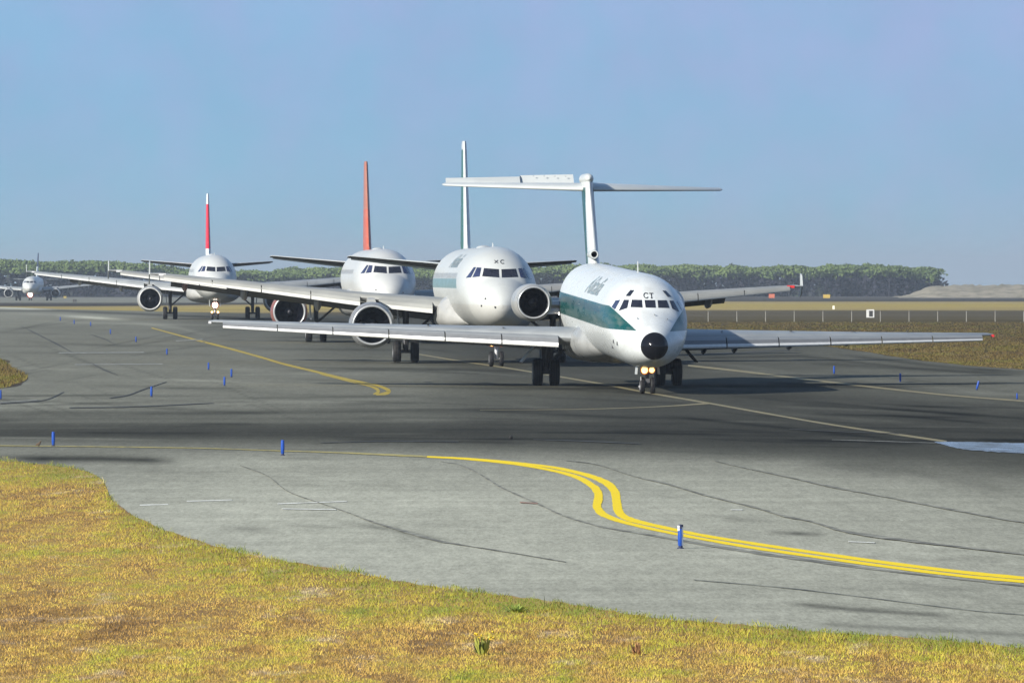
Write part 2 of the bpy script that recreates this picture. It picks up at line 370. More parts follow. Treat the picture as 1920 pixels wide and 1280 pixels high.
for a_ in [([(-1500, 778), (0, 775), (400, 774), (900, 768), (1100, 768)], 5, -14), ([(-1500, 812), (0, 808), (500, 810), (1000, 816)], 12, -4),
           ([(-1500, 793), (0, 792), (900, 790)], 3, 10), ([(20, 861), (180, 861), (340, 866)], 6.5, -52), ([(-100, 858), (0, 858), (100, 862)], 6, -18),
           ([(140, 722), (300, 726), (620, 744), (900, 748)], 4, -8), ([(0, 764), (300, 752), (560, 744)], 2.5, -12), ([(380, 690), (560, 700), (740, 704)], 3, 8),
           ([(660, 724), (1000, 730), (1400, 725), (1660, 727), (1920, 716)], 2.2, -14), ([(1290, 672), (1500, 668), (1700, 690), (1920, 706)], 2.5, -16),  # first stroke paints the front jet's wing shadow line into the tone
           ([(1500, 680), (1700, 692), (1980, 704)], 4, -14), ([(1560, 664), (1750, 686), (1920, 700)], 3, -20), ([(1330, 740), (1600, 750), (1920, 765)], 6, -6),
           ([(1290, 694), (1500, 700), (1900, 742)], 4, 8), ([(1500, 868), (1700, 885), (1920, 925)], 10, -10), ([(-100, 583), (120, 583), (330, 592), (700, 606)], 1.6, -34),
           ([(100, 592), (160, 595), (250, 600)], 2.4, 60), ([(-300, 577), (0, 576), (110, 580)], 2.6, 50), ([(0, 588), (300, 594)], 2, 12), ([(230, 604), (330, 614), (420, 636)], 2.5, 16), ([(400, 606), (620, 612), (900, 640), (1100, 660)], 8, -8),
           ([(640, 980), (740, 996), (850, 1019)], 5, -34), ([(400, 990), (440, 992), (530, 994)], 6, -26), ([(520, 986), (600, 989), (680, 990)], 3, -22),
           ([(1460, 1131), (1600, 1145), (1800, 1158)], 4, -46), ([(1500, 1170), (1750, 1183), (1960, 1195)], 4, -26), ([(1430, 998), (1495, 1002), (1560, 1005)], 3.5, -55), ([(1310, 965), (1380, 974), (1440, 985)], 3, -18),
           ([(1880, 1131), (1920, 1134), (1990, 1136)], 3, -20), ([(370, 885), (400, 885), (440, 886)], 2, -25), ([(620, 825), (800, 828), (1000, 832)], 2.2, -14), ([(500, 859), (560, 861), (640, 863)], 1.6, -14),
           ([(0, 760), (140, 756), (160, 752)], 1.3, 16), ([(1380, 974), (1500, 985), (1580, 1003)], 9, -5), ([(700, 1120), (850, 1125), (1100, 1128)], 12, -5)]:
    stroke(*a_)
# tyre marks and drag streaks that follow the direction of traffic
r3 = random.Random(11)
for _ in range(150):
    x0 = r3.uniform(-300, 1950); y0 = r3.choice((r3.uniform(600, 760), r3.uniform(690, 850), r3.uniform(740, 840))); L_ = r3.uniform(130, 480); sl = r3.uniform(-.02, .05) if x0 < 700 else r3.uniform(.0, .11)
    if y0 > 780: sl *= .4
    stroke([(x0, y0), (x0 + L_ * .5, y0 + sl * L_ * .5 + r3.uniform(-1, 1)), (x0 + L_, y0 + sl * L_)], r3.uniform(.9, 2.6), r3.choice((-1, -1, 1)) * r3.uniform(5, 15))
for _ in range(60):
    x0 = r3.uniform(200, 1950); y0 = r3.uniform(870, 1180); L_ = r3.uniform(120, 260); sl = r3.uniform(-.02, .12)
    stroke([(x0, y0), (x0 + L_, y0 + sl * L_)], r3.uniform(1.5, 4), r3.choice((-1, 1)) * r3.uniform(4, 10))
for _ in range(26):   # wheel tracks swinging across the left apron
    x0 = r3.uniform(-60, 420); y0 = r3.uniform(610, 740); L_ = r3.uniform(120, 200); sl = r3.uniform(.25, .42) * r3.choice((1, 1, -.5))
    stroke([(x0, y0), (x0 + L_, y0 + sl * L_)], r3.uniform(.9, 1.6), -r3.uniform(8, 18))
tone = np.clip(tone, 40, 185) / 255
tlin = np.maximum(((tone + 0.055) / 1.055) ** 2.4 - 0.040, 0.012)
PVn = len(rows); ncp = len(cols)
i = np.arange(PVn - 1)[:, None] * ncp + np.arange(ncp - 1)[None, :]
PF = np.stack([i, i + 1, i + ncp + 1, i + ncp], -1).reshape(-1, 4)
q = PV[PF]; ar = np.abs(np.cross(q[:, 2, :2] - q[:, 0, :2], q[:, 3, :2] - q[:, 1, :2]))
PF = PF[ar > 1e-4][:, ::-1]
def asphalt_mat():
    m, t, b = new_mat('worn_asphalt'); g = N(t)
    a = g('ShaderNodeAttribute', attribute_name='tone').outputs['Fac']; tcn = g('ShaderNodeTexCoord'); o = tcn.outputs['Object']
    n1 = g.noise(0.05, o, 5, 0.6)
    mp = g('ShaderNodeMapping'); mp.inputs['Scale'].default_value = (0.55, 0.06, 1.0); mp.inputs['Rotation'].default_value = (0, 0, R(-3)); g.l(o, mp.inputs[0])
    n2 = g.noise(1.0, mp.outputs[0], 6, 0.7); n3 = g.noise(6, mp.outputs[0], 5, 0.7); n4 = g.noise(30, mp.outputs[0], 3, 0.8)
    mp2 = g('ShaderNodeMapping'); mp2.inputs['Scale'].default_value = (0.03, 0.5, 1.0); mp2.inputs['Rotation'].default_value = (0, 0, R(4)); g.l(o, mp2.inputs[0])
    n5 = g.noise(1.0, mp2.outputs[0], 5, 0.65)
    f = g.math('MULTIPLY', g.rng(n1, 0.3, 0.7, 0.93, 1.06), g.rng(n2, 0.25, 0.75, 0.90, 1.08))
    f = g.math('MULTIPLY', f, g.rng(n3, 0.25, 0.75, 0.85, 1.14)); f = g.math('MULTIPLY', f, g.rng(n4, 0.28, 0.72, 0.76, 1.24)); f = g.math('MULTIPLY', f, g.rng(n5, 0.25, 0.75, 0.86, 1.12))
    # patchy darker stains
    f = g.math('MULTIPLY', f, g.rng(g.noise(0.55, mp.outputs[0], 5, 0.7), 0.62, 0.74, 1.0, 0.80))
    f = g.math('MULTIPLY', f, g.rng(g.noise(2.3, mp.outputs[0], 5, 0.8), 0.66, 0.72, 1.0, 1.35))
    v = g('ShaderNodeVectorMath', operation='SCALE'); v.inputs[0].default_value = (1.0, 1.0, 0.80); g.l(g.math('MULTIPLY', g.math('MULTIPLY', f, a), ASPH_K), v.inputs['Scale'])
    g.l(v.outputs[0], b.inputs['Base Color']); b.inputs['Roughness'].default_value = 0.95; b.inputs['Specular IOR Level'].default_value = 0.03
    return m
ASPH_K = 1.2
MASPH = asphalt_mat()
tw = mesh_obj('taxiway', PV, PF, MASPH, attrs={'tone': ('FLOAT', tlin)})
tag(tw, kind='structure')
# far taxiway under the last aircraft
X, Y = gp(*np.meshgrid(np.linspace(-900, 760, 60), np.linspace(558, 568, 12)))
V2 = np.stack([X, Y, G(Y) + 0.03], -1).reshape(-1, 3); i = np.arange(11)[:, None] * 60 + np.arange(59)[None, :]
F2 = np.stack([i, i + 1, i + 61, i + 60], -1).reshape(-1, 4)[:, ::-1]
tag(mesh_obj('far_taxiway', V2, F2, MASPH, attrs={'tone': ('FLOAT', np.full(len(V2), 0.17))}), kind='structure')

# ------------------------------------------------------------------ MARKINGS (thin sheets on the asphalt)
def catmull(P, n=6):
    P = np.array(P, float); Q = np.vstack([2 * P[0] - P[1], P, 2 * P[-1] - P[-2]]); outp = []
    for k in range(1, len(Q) - 2):
        p0, p1, p2, p3 = Q[k - 1], Q[k], Q[k + 1], Q[k + 2]
        for t in np.linspace(0, 1, n, endpoint=False):
            outp.append(0.5 * ((2 * p1) + (-p0 + p2) * t + (2 * p0 - 5 * p1 + 4 * p2 - p3) * t * t + (-p0 + 3 * p1 - 3 * p2 + p3) * t ** 3))
    outp.append(P[-1]); return np.array(outp)
def ribbon(mb, pts, th, lift, jitter=0.0):
    """pts: (px,py[,thickness]) along the line as surveyed on the photograph; laid on the ground in metres"""
    P = catmull([(p[0], p[1], p[2] if len(p) > 2 else th) for p in pts])
    d = np.gradient(P[:, :2], axis=0); d /= np.linalg.norm(d, axis=1)[:, None] + 1e-9
    n = np.stack([-d[:, 1], d[:, 0]], -1); hw = P[:, 2:3] / 2
    if jitter: hw = hw * (1 + rng.uniform(-jitter, jitter, hw.shape))
    A = P[:, :2] - n * hw; B = P[:, :2] + n * hw
    ax, ay = gp(A[:, 0], A[:, 1]); bx, by = gp(B[:, 0], B[:, 1])
    V = []; 
    for k in range(len(P)): V += [(ax[k], ay[k], G(ay[k]) + 0.02 + lift), (bx[k], by[k], G(by[k]) + 0.02 + lift)]
    mb.add(V, [(2 * k, 2 * k + 1, 2 * k + 3, 2 * k + 2) for k in range(len(P) - 1)])
def mark_mat(name, c, wear, rough=0.7):
    m, t, b = new_mat(name); g = N(t); o = g('ShaderNodeTexCoord').outputs['Object']
    n = g.noise(3.5, o, 5, 0.7); col = g.mix(g.rng(n, 0.62 - wear * 0.35, 0.80 - wear * 0.3, 0, 0.9), c, (0.13, 0.13, 0.115))
    g.l(col, b.inputs['Base Color']); b.inputs['Roughness'].default_value = rough; b.inputs['Specular IOR Level'].default_value = 0.15
    return m
MY = mark_mat('bright_yellow_marking', (0.86, 0.63, 0.006), 0.0)
MYW = mark_mat('worn_yellow_marking', (0.42, 0.31, 0.03), 0.4)
MYP = mark_mat('pale_yellow_marking', (0.25, 0.21, 0.10), 0.5)
MWP = mark_mat('faded_white_marking', (0.34, 0.34, 0.29), 0.7)
MTAR, t_, b_ = new_mat('tar_joint'); g_ = N(t_); o_ = g_('ShaderNodeTexCoord').outputs['Object']
g_.l(g_.mix(g_.rng(g_.noise(.9, o_, 5, .75), .40, .60), (.13, .13, .115), (.30, .30, .25)), b_.inputs['Base Color']); b_.inputs['Roughness'].default_value = .9; b_.inputs['Specular IOR Level'].default_value = .05
def marking(name, lines, mat, th, lift=0.004, jitter=0.1):
    mb = MB()
    for q_, L in enumerate(lines): ribbon(mb, L, th, lift + .0025 * min(q_, 3), jitter)
    o = mb.build(name, mat, smooth=False, sharp=None); tag(o, kind='structure'); return o
up = [(800, 857.5, 2.6), (858, 860, 3), (917, 864, 3.2), (975, 870, 3.8), (1033, 877, 4.6), (1077, 886, 6), (1115, 897, 8.5), (1141, 910, 12), (1153, 925, 15.5), (1156, 942, 17), (1160, 960, 15.5), (1175, 973, 10), (1208, 982.5, 6.5), (1267, 995.5, 5.4), (1325, 1007, 5.2), (1400, 1019, 5.2), (1476, 1030.5, 5.4), (1632, 1053, 5.6), (1789, 1073, 5.8), (1920, 1086, 6), (2300, 1120, 6)]
lw = [(800, 858.5, 1.5), (858, 861.5, 2), (917, 866.5, 2.6), (975, 873, 3.6), (1033, 883, 4.6), (1077, 894.5, 6.5), (1104, 908, 10), (1120, 923, 14.5), (1122, 937, 16), (1119, 948, 16), (1124, 960, 13), (1139, 970, 9.5), (1165, 979.5, 6.5), (1208, 990.5, 5.2), (1267, 1003, 4.8), (1325, 1014, 4.8), (1400, 1027, 5), (1476, 1038.5, 5), (1632, 1060.5, 5), (1789, 1080.5, 5.2), (1920, 1093, 5.4), (2300, 1127, 5.4)]
marking('yellow_double_line', [up, lw], MY, 5, 0.005)
marking('worn_edge_line', [[(284, 615, 2), (365, 637, 3), (427, 653, 3.5), (488, 670, 3.5), (532, 683, 3.6), (590, 697, 3.6), (648, 711, 3.6), (686, 719, 3.5), (712, 725, 4), (729, 733, 6), (724, 738, 6), (705, 741, 2)],
        [(600, 702, 1.5), (660, 717, 2), (690, 724, 2.5), (706, 730, 5), (709, 736, 6), (700, 740, 2)]], MYW, 3)
marking('taxiway_centre_line', [[(770, 662, 2), (860, 677, 2.4), (960, 692, 2.5), (1120, 719, 2.6), (1215, 737, 2.8), (1325, 756, 2.8), (1540, 794, 3), (1700, 818, 3.4), (1775, 829, 3.6)],
        [(1330, 757, 3), (1240, 763, 1.4), (1100, 768, 1.0), (900, 770, .5)], [(1290, 686, 3.4), (1400, 698, 3.4), (1520, 713, 3.2), (1640, 727, 3), (1780, 742, 2.6), (1920, 753, 2.6), (2200, 775, 3)]], MYP, 3)
marking('faint_edge_line', [[(-300, 833), (0, 837), (180, 839), (330, 841), (400, 842.5), (500, 846), (640, 850.5, 2.2), (740, 855, 3), (800, 857.6, 3)]], mark_mat('thin_yellow_marking', (.50, .42, .12), .55), 1.4, 0.012)
marking('faded_white_line', [[(110, 662), (270, 661)], [(140, 684), (305, 683)], [(0, 755, 1.6), (70, 751, 1.6)],  [(1560, 826, .7), (1660, 829, 1), (1755, 832, .8)],
        [(330, 640), (380, 637)]], MWP, 1.8)
MWN = mark_mat('chalky_white_marking', (.80, .80, .72), .6)
[n for n in MWN.node_tree.nodes if n.type == 'MIX'][0].inputs[7].default_value = (.50, .50, .42, 1)
marking('chalky_white_line', [[(262, 948.5), (315, 947)], [(350, 941.5), (435, 939)], [(520, 946.5), (650, 942)], [(528, 956), (580, 957), (630, 957.5)], [(1590, 1018), (1640, 1020)], [(1370, 958), (1392, 958)]], MWN, 1.6)
marking('tar_joint', [
    [(826, 866.5, .8), (855, 871, 2.0), (885, 882, 2.8), (915, 900, 3), (945, 918, 2.8), (1010, 947, 2.8), (1060, 970, 2.8), (1130, 990, 2.6), (1200, 1002, 2.8), (1320, 1023, 3.6), (1420, 1039, 4.5), (1560, 1059, 4.5), (1700, 1077, 3.4), (1920, 1101, 2.4), (2200, 1128, 2.4)],
    [(450, 874, 1.2), (500, 893, 1.6), (540, 923, 1.6), (600, 945, 1.4), (650, 962, 1.6), (700, 981, 2.4), (760, 999, 4), (820, 1016, 3.5), (860, 1023, 2), (960, 1039, 1.6), (1060, 1056, 1.6)],
    [(1300, 1090, 1), (1500, 1108, 1), (1800, 1145, 1), (1920, 1156, 1)],
    [(1060, 865, 1.2), (1120, 873, 1.4), (1190, 895, 1.6), (1250, 909, 2.6), (1320, 930, 2.2), (1420, 955, 2.4), (1470, 970, 3.4), (1520, 980, 2.2), (1590, 1000, 4), (1700, 1016, 4), (1780, 1026, 2.6), (1920, 1042, 3), (2200, 1072, 3)],
    [(1340, 866, 1), (1400, 880, 1.4), (1480, 897, 2), (1560, 915, 3), (1640, 930, 1.8), (1760, 953, 2.4), (1920, 982, 2.2), (2200, 1020, 2)],
    ], MTAR, 2, 0.008, 0.3)
marking('old_tar_joint', [
    [(40, 612, 1.2), (80, 632, 1.6), (115, 650, 2), (135, 661, 1.4)], [(170, 681, 1), (195, 694, 1.8), (220, 704, 1)], [(0, 758, 1.6), (80, 752, 1.6), (120, 736, 1.4)], [(205, 748, 1.2), (240, 742, 2), (270, 731, 1.6), (312, 717, 1)],
    [(170, 628, 1), (195, 636, 1.2), (215, 646, 1)], [(130, 766, 1.3), (250, 764, 1.6), (400, 757, 1.2)],
    [(600, 832, .8), (720, 829, 1.6), (860, 830, 1)], [(1000, 826, .8), (1100, 829, 1.6), (1200, 834, 1)], [(1290, 666, .8), (1400, 661, 1.4), (1500, 657, .8)], [(1480, 806, .6), (1600, 812, 1.2), (1700, 815, .6)]], mark_mat('dark_tar_joint', (.05, .05, .045), .35), 2, 0.008, 0.3)
marking('red_paint_mark', [[(975, 944, 2.2), (1008, 946, 2.2)]], mark_mat('faded_red_paint', (0.40, 0.22, 0.15), 0.5), 2, 0.012)
# puddle
mbp = MB(); top = [(1752, 830), (1790, 830), (1840, 830.5), (1920, 833), (2050, 838), (2200, 842)]; bot = [(1752, 831), (1800, 843), (1850, 848), (1920, 852), (2050, 855), (2200, 846)]
PT = catmull(top, 8); PB = catmull(bot, 8); PB[:, 1] += rng.uniform(-.6, .6, len(PB)); PT[:, 1] += rng.uniform(-.4, .4, len(PT))
tx_, ty_ = gp(PT[:, 0], PT[:, 1]); bx_, by_ = gp(PB[:, 0], PB[:, 1]); V = []
for k in range(len(PT)): V += [(tx_[k], ty_[k], G(ty_[k]) + 0.034), (bx_[k], by_[k], G(by_[k]) + 0.034)]
mbp.add(V, [(2 * k, 2 * k + 1, 2 * k + 3, 2 * k + 2) for k in range(len(PT) - 1)])
mw, t_, b_ = new_mat('puddle_water'); g_ = N(t_); b_.inputs['Base Color'].default_value = (0.22, 0.22, 0.21, 1); b_.inputs['Specular IOR Level'].default_value = 0.9
n_ = g_.noise(0.9, g_('ShaderNodeTexCoord').outputs['Object'], 6, .8); g_.l(g_.rng(n_, 0.38, 0.62, 0.10, 0.6), b_.inputs['Roughness']); g_.l(g_.mix(g_.rng(n_, .42, .6), (.13, .16, .18), (.075, .075, .07)), b_.inputs['Base Color'])
pud = mbp.build('puddle', mw, smooth=False, sharp=None); tag(pud, kind='structure')

# grass island at the left edge
def poly_ground(name, pts, mat, lift, kind='structure', attrs=None):
    P = catmull(pts, 5); xx, yy = gp(P[:, 0], P[:, 1]); cx, cy = gp(float(P[:, 0].mean()), float(P[:, 1].mean()))
    V = [(float(cx), float(cy), float(G(cy)) + lift)] + [(xx[k], yy[k], G(yy[k]) + lift) for k in range(len(P))]
    n = len(P); o = mesh_obj(name, V, [(0, 1 + k, 1 + (k + 1) % n) for k in range(n)], mat, smooth=False); tag(o, kind=kind); return o

# ------------------------------------------------------------------ GRASS
def grass_mat(name, hue=(1, 1, 1), blades=True):
    m, t, b = new_mat(name); g = N(t); o = g('ShaderNodeTexCoord').outputs['Object']
    mpg = g('ShaderNodeMapping'); mpg.inputs['Scale'].default_value = (1.0, 0.28, 1.0); g.l(o, mpg.inputs[0]); o = mpg.outputs[0]
    n1 = g.noise(0.16, o, 4, 0.6); n2 = g.noise(1.3, o, 5, 0.7); n3 = g.noise(5, o, 3, 0.7)
    ver = g('ShaderNodeAttribute', attribute_name='verge').outputs['Fac']
    rnd = g('ShaderNodeAttribute', attribute_name='rnd').outputs['Fac']
    f = g.math('ADD', g.math('MULTIPLY', n1, 0.9), g.math('MULTIPLY', n2, 0.95)); f = g.math('ADD', f, g.math('MULTIPLY', rnd, 0.30)); f = g.math('ADD', f, g.math('MULTIPLY', ver, 0.32))
    cr = g('ShaderNodeValToRGB'); g.l(g.rng(f, 0.74, 1.42), cr.inputs[0])
    st = [(0.0, (0.22, 0.125, 0.040)), (0.25, (0.36, 0.215, 0.062)), (0.46, (0.51, 0.33, 0.082)), (0.62, (0.49, 0.375, 0.068)), (0.80, (0.36, 0.34, 0.036)), (1.0, (0.16, 0.20, 0.03))]
    while len(cr.color_ramp.elements) < len(st): cr.color_ramp.elements.new(0.5)
    for e, (p, c) in zip(cr.color_ramp.elements, st): e.position = p; e.color = c + (1,)
    col = g.mix(g.math('MULTIPLY', g.rng(g.noise(0.8, o, 6, 0.75), 0.57, 0.68), 0.75), cr.outputs[0], (0.58, 0.45, 0.30))
    v = g('ShaderNodeVectorMath', operation='MULTIPLY'); g.l(col, v.inputs[0]); v.inputs[1].default_value = hue
    s = g('ShaderNodeVectorMath', operation='SCALE'); g.l(v.outputs[0], s.inputs[0]); g.l(g.rng(rnd, 0, 1, 0.52, 1.18), s.inputs['Scale'])
    g.l(s.outputs[0], b.inputs['Base Color']); b.inputs['Roughness'].default_value = 0.75; b.inputs['Specular IOR Level'].default_value = 0.2
    return m
def blades(name, X, Y, Z, h, wd, rnd, verge, mat):
    n = len(X); a = rng.uniform(0, 2 * np.pi, n); lean = rng.uniform(0.1, 0.9, n) * h; la = rng.uniform(0, 2 * np.pi, n)
    dx, dy = np.cos(a) * wd / 2, np.sin(a) * wd / 2; lx, ly = np.cos(la) * lean, np.sin(la) * lean
    V = np.zeros((n, 4, 3)); V[:, 0] = np.stack([X - dx, Y - dy, Z], -1); V[:, 1] = np.stack([X + dx, Y + dy, Z], -1)
    V[:, 2] = np.stack([X + lx * 0.5 + dx * 0.7, Y + ly * 0.5 + dy * 0.7, Z + h * 0.6], -1); V[:, 3] = np.stack([X + lx, Y + ly, Z + h], -1)
    b0 = np.arange(n) * 4; Fc = np.concatenate([np.stack([b0, b0 + 1, b0 + 2], -1), np.stack([b0, b0 + 2, b0 + 3], -1)])
    o = mesh_obj(name, V.reshape(-1, 3), Fc, mat, smooth=False, attrs={'rnd': ('FLOAT', np.repeat(rnd, 4)), 'verge': ('FLOAT', np.repeat(verge, 4))})
    return tag(o, kind='stuff')
MG = grass_mat('dry_yellow_grass')
def near_edge_dist(X, Y):   # photo rows below the asphalt edge for a ground point
    px = 960 + X / Y * F; py = py_of(Y)
    return py - np.interp(px, edge_near[:, 1], edge_near[:, 0], left=850 + 0)
# earth sheet under the near grass
pxs = np.concatenate([np.linspace(-1500, -20, 25), np.linspace(0, 1920, 121), np.linspace(1940, 3300, 25)])
V = []; nn = 30
for px in pxs:
    ytop = np.interp(px, edge_near[:, 1], edge_near[:, 0], left=860) if px >= 0 else 864 + px * 0.006
    ytop += 1.5 * math.sin(px * .13) + 1.2 * math.sin(px * .41) 
    for k in range(nn):
        y = ytop + (1500 - ytop) * (k / (nn - 1)) ** 1.3; xg, yg = gp(px, y); V.append((float(xg), float(yg), float(G(yg)) + 0.035))
i = np.arange(len(pxs) - 1)[:, None] * nn + np.arange(nn - 1)[None, :]
Fg = np.stack([i, i + nn, i + nn + 1, i + 1], -1).reshape(-1, 4)
V = np.array(V); nv = len(V)
tag(mesh_obj('grass_verge', V, Fg, MG, attrs={'rnd': ('FLOAT', np.full(nv, 0.30)), 'verge': ('FLOAT', np.zeros(nv))}), kind='structure')
NB = 620000
Yb = 78 + (195 - 78) * rng.random(NB) ** 1.25; Xb = rng.uniform(-1, 1, NB) * (0.076 * Yb)
dist = near_edge_dist(Xb, Yb)
noise_e = 4 * np.sin(Xb * 3.1) + 3.5 * np.sin(Xb * 7.7 + Yb) + 3 * np.sin(Xb * 17) + rng.uniform(-5, 4, NB)
keep = dist > noise_e * 0.6
Xb, Yb, dist = Xb[keep], Yb[keep], dist[keep]; n = len(Xb)
clump = 0.5 + 0.5 * np.sin(Xb * 2.3 + np.sin(Yb * .9) * 2) * np.sin(Yb * 0.7 + np.sin(Xb * 1.1) * 2)
verge = np.exp(-(dist / 55.0)); tuft = rng.random(n) < 0.02
h = rng.uniform(0.014, 0.042, n) * (0.6 + 0.6 * clump) * (1 + 0.7 * verge) * np.where(tuft, 2.2, 1)
cell = (np.floor(Xb * 7.0 + np.sin(Yb * 3)) * 131 + np.floor(Yb * 1.3 + np.sin(Xb * 5)) * 977).astype(int) % 1009 / 1009.0
rn = np.clip(0.45 * rng.random(n) + 0.55 * cell, 0, 1)
blades('grass', Xb, Yb, G(Yb) + 0.033, h, rng.uniform(0.005, 0.013, n), rn, verge, MG)
# taller weeds of the verge: broad-leaved clumps one can tell apart
MFLOW = simple('yellow_flower', (.65, .45, .02), 0.7)
def weed(px, py, h_, wd, col, name, label, n=60, flower=None):
    x, y = gp(px, py); x = float(x); y = float(y); root = bpy.data.objects.new(name, None); link(root); root.location = (x, y, float(G(y)) + 0.033)
    mb = MB()
    for k in range(n):
        a = random.uniform(0, 6.28); rr = random.uniform(0, wd / 2); bx0, by0 = math.cos(a) * rr * .5, math.sin(a) * rr * .5; tp = Vector((math.cos(a) * rr * 1.2, math.sin(a) * rr * 1.2, h_ * random.uniform(.15, 1)))
        s_ = Vector((-math.sin(a), math.cos(a), 0)) * random.uniform(.008, .02)
        mb.add([Vector((bx0, by0, 0)) - s_ * .4, Vector((bx0, by0, 0)) + s_ * .4, Vector((bx0, by0, 0)).lerp(tp, .6) + s_, tp, Vector((bx0, by0, 0)).lerp(tp, .6) - s_], [(0, 1, 2, 3, 4)])
    mb.build('foliage', simple(name + '_leaf', col, 0.7, var=0.4, scale=9), root, smooth=False, sharp=None)
    if flower:
        for k in range(9):
            mf = MB(); c = Vector((random.uniform(-wd / 2, wd / 2), random.uniform(-wd / 2, wd / 2), h_ * random.uniform(.7, 1.1))); mf.box(c, (.022, .022, .018), rot=Vector((random.random(), random.random(), 1)).to_track_quat('Z', 'Y').to_matrix()); mf.build('flower', MFLOW, root, smooth=False, sharp=None)
    tag(root, label, 'plant', 'weeds standing in the near grass'); return root
weed(905, 1232, .26, .26, (.34, .36, .06), 'weed', 'yellow flowering weed standing in the near grass', 70, (.65, .45, .02))
weed(968, 1152, .12, .42, (.26, .34, .06), 'weed', 'low green leafy clump near the asphalt edge', 110)
weed(1195, 1232, .18, .16, (.42, .22, .09), 'weed', 'reddish brown dead weed in the dry grass', 50)

MG2 = grass_mat('olive_island_grass', (0.32, 0.36, 0.45))
isl = [(-500, 668), (-200, 664), (0, 674), (14, 683), (24, 692), (44, 701), (52, 709), (44, 717), (10, 728), (-200, 742), (-500, 735)]
io = poly_ground('grass_island', isl, MG2, 0.03)
ni = 26000; ipx = rng.uniform(-150, 56, ni); ipy = rng.uniform(666, 734, ni)
ptop = np.interp(ipx, [-500, 0, 14, 24, 44, 52], [666, 674, 683, 692, 701, 707]); pbot = np.interp(ipx, [-500, -200, 10, 44, 53], [735, 740, 728, 717, 709])
k = (ipy > ptop) & (ipy < pbot) & (ipx < 53); ix, iy = gp(ipx[k], ipy[k]); n = len(ix)
blades('grass_tufts', ix, iy, G(iy) + .03, rng.uniform(.06, .17, n), rng.uniform(.015, .03, n), rng.random(n), np.zeros(n), MG2)
# far verge grass beyond the taxiway, right
nf = 110000; fy = rng.uniform(604, 700, nf); fx = rng.uniform(1280, 1990, nf)
lim = np.interp(fx, edge_far[:, 1], edge_far[:, 0]); k = fy < lim - 1; X_, Y_ = gp(fx[k], fy[k]); n = len(X_)
MG3 = grass_mat('brown_far_grass', (0.31, 0.345, 0.45))
hh = rng.uniform(.025, .08, n) * (0.5 + 0.5 * np.sin(X_ * .9 + np.sin(Y_ * .08) * 3) ** 2 + .3)
blades('far_grass', X_, Y_, G(Y_), hh, rng.uniform(.02, .05, n), rng.uniform(.4, .62, n), np.zeros(n), MG3)

# ------------------------------------------------------------------ AIRCRAFT
def pchip(xs, ys, x):
    xs = np.array(xs, float); ys = np.array(ys, float); h_ = np.diff(xs); dl = np.diff(ys) / h_; d = np.zeros(len(xs))
    for k in range(1, len(xs) - 1):
        if dl[k - 1] * dl[k] > 0:
            w1 = 2 * h_[k] + h_[k - 1]; w2 = h_[k] + 2 * h_[k - 1]; d[k] = (w1 + w2) / (w1 / dl[k - 1] + w2 / dl[k])
    d[0] = dl[0]; d[-1] = dl[-1]
    k = np.clip(np.searchsorted(xs, x) - 1, 0, len(xs) - 2); t = (x - xs[k]) / h_[k]
    return (2 * t ** 3 - 3 * t ** 2 + 1) * ys[k] + (t ** 3 - 2 * t ** 2 + t) * h_[k] * d[k] + (-2 * t ** 3 + 3 * t ** 2) * ys[k + 1] + (t ** 3 - t ** 2) * h_[k] * d[k + 1]
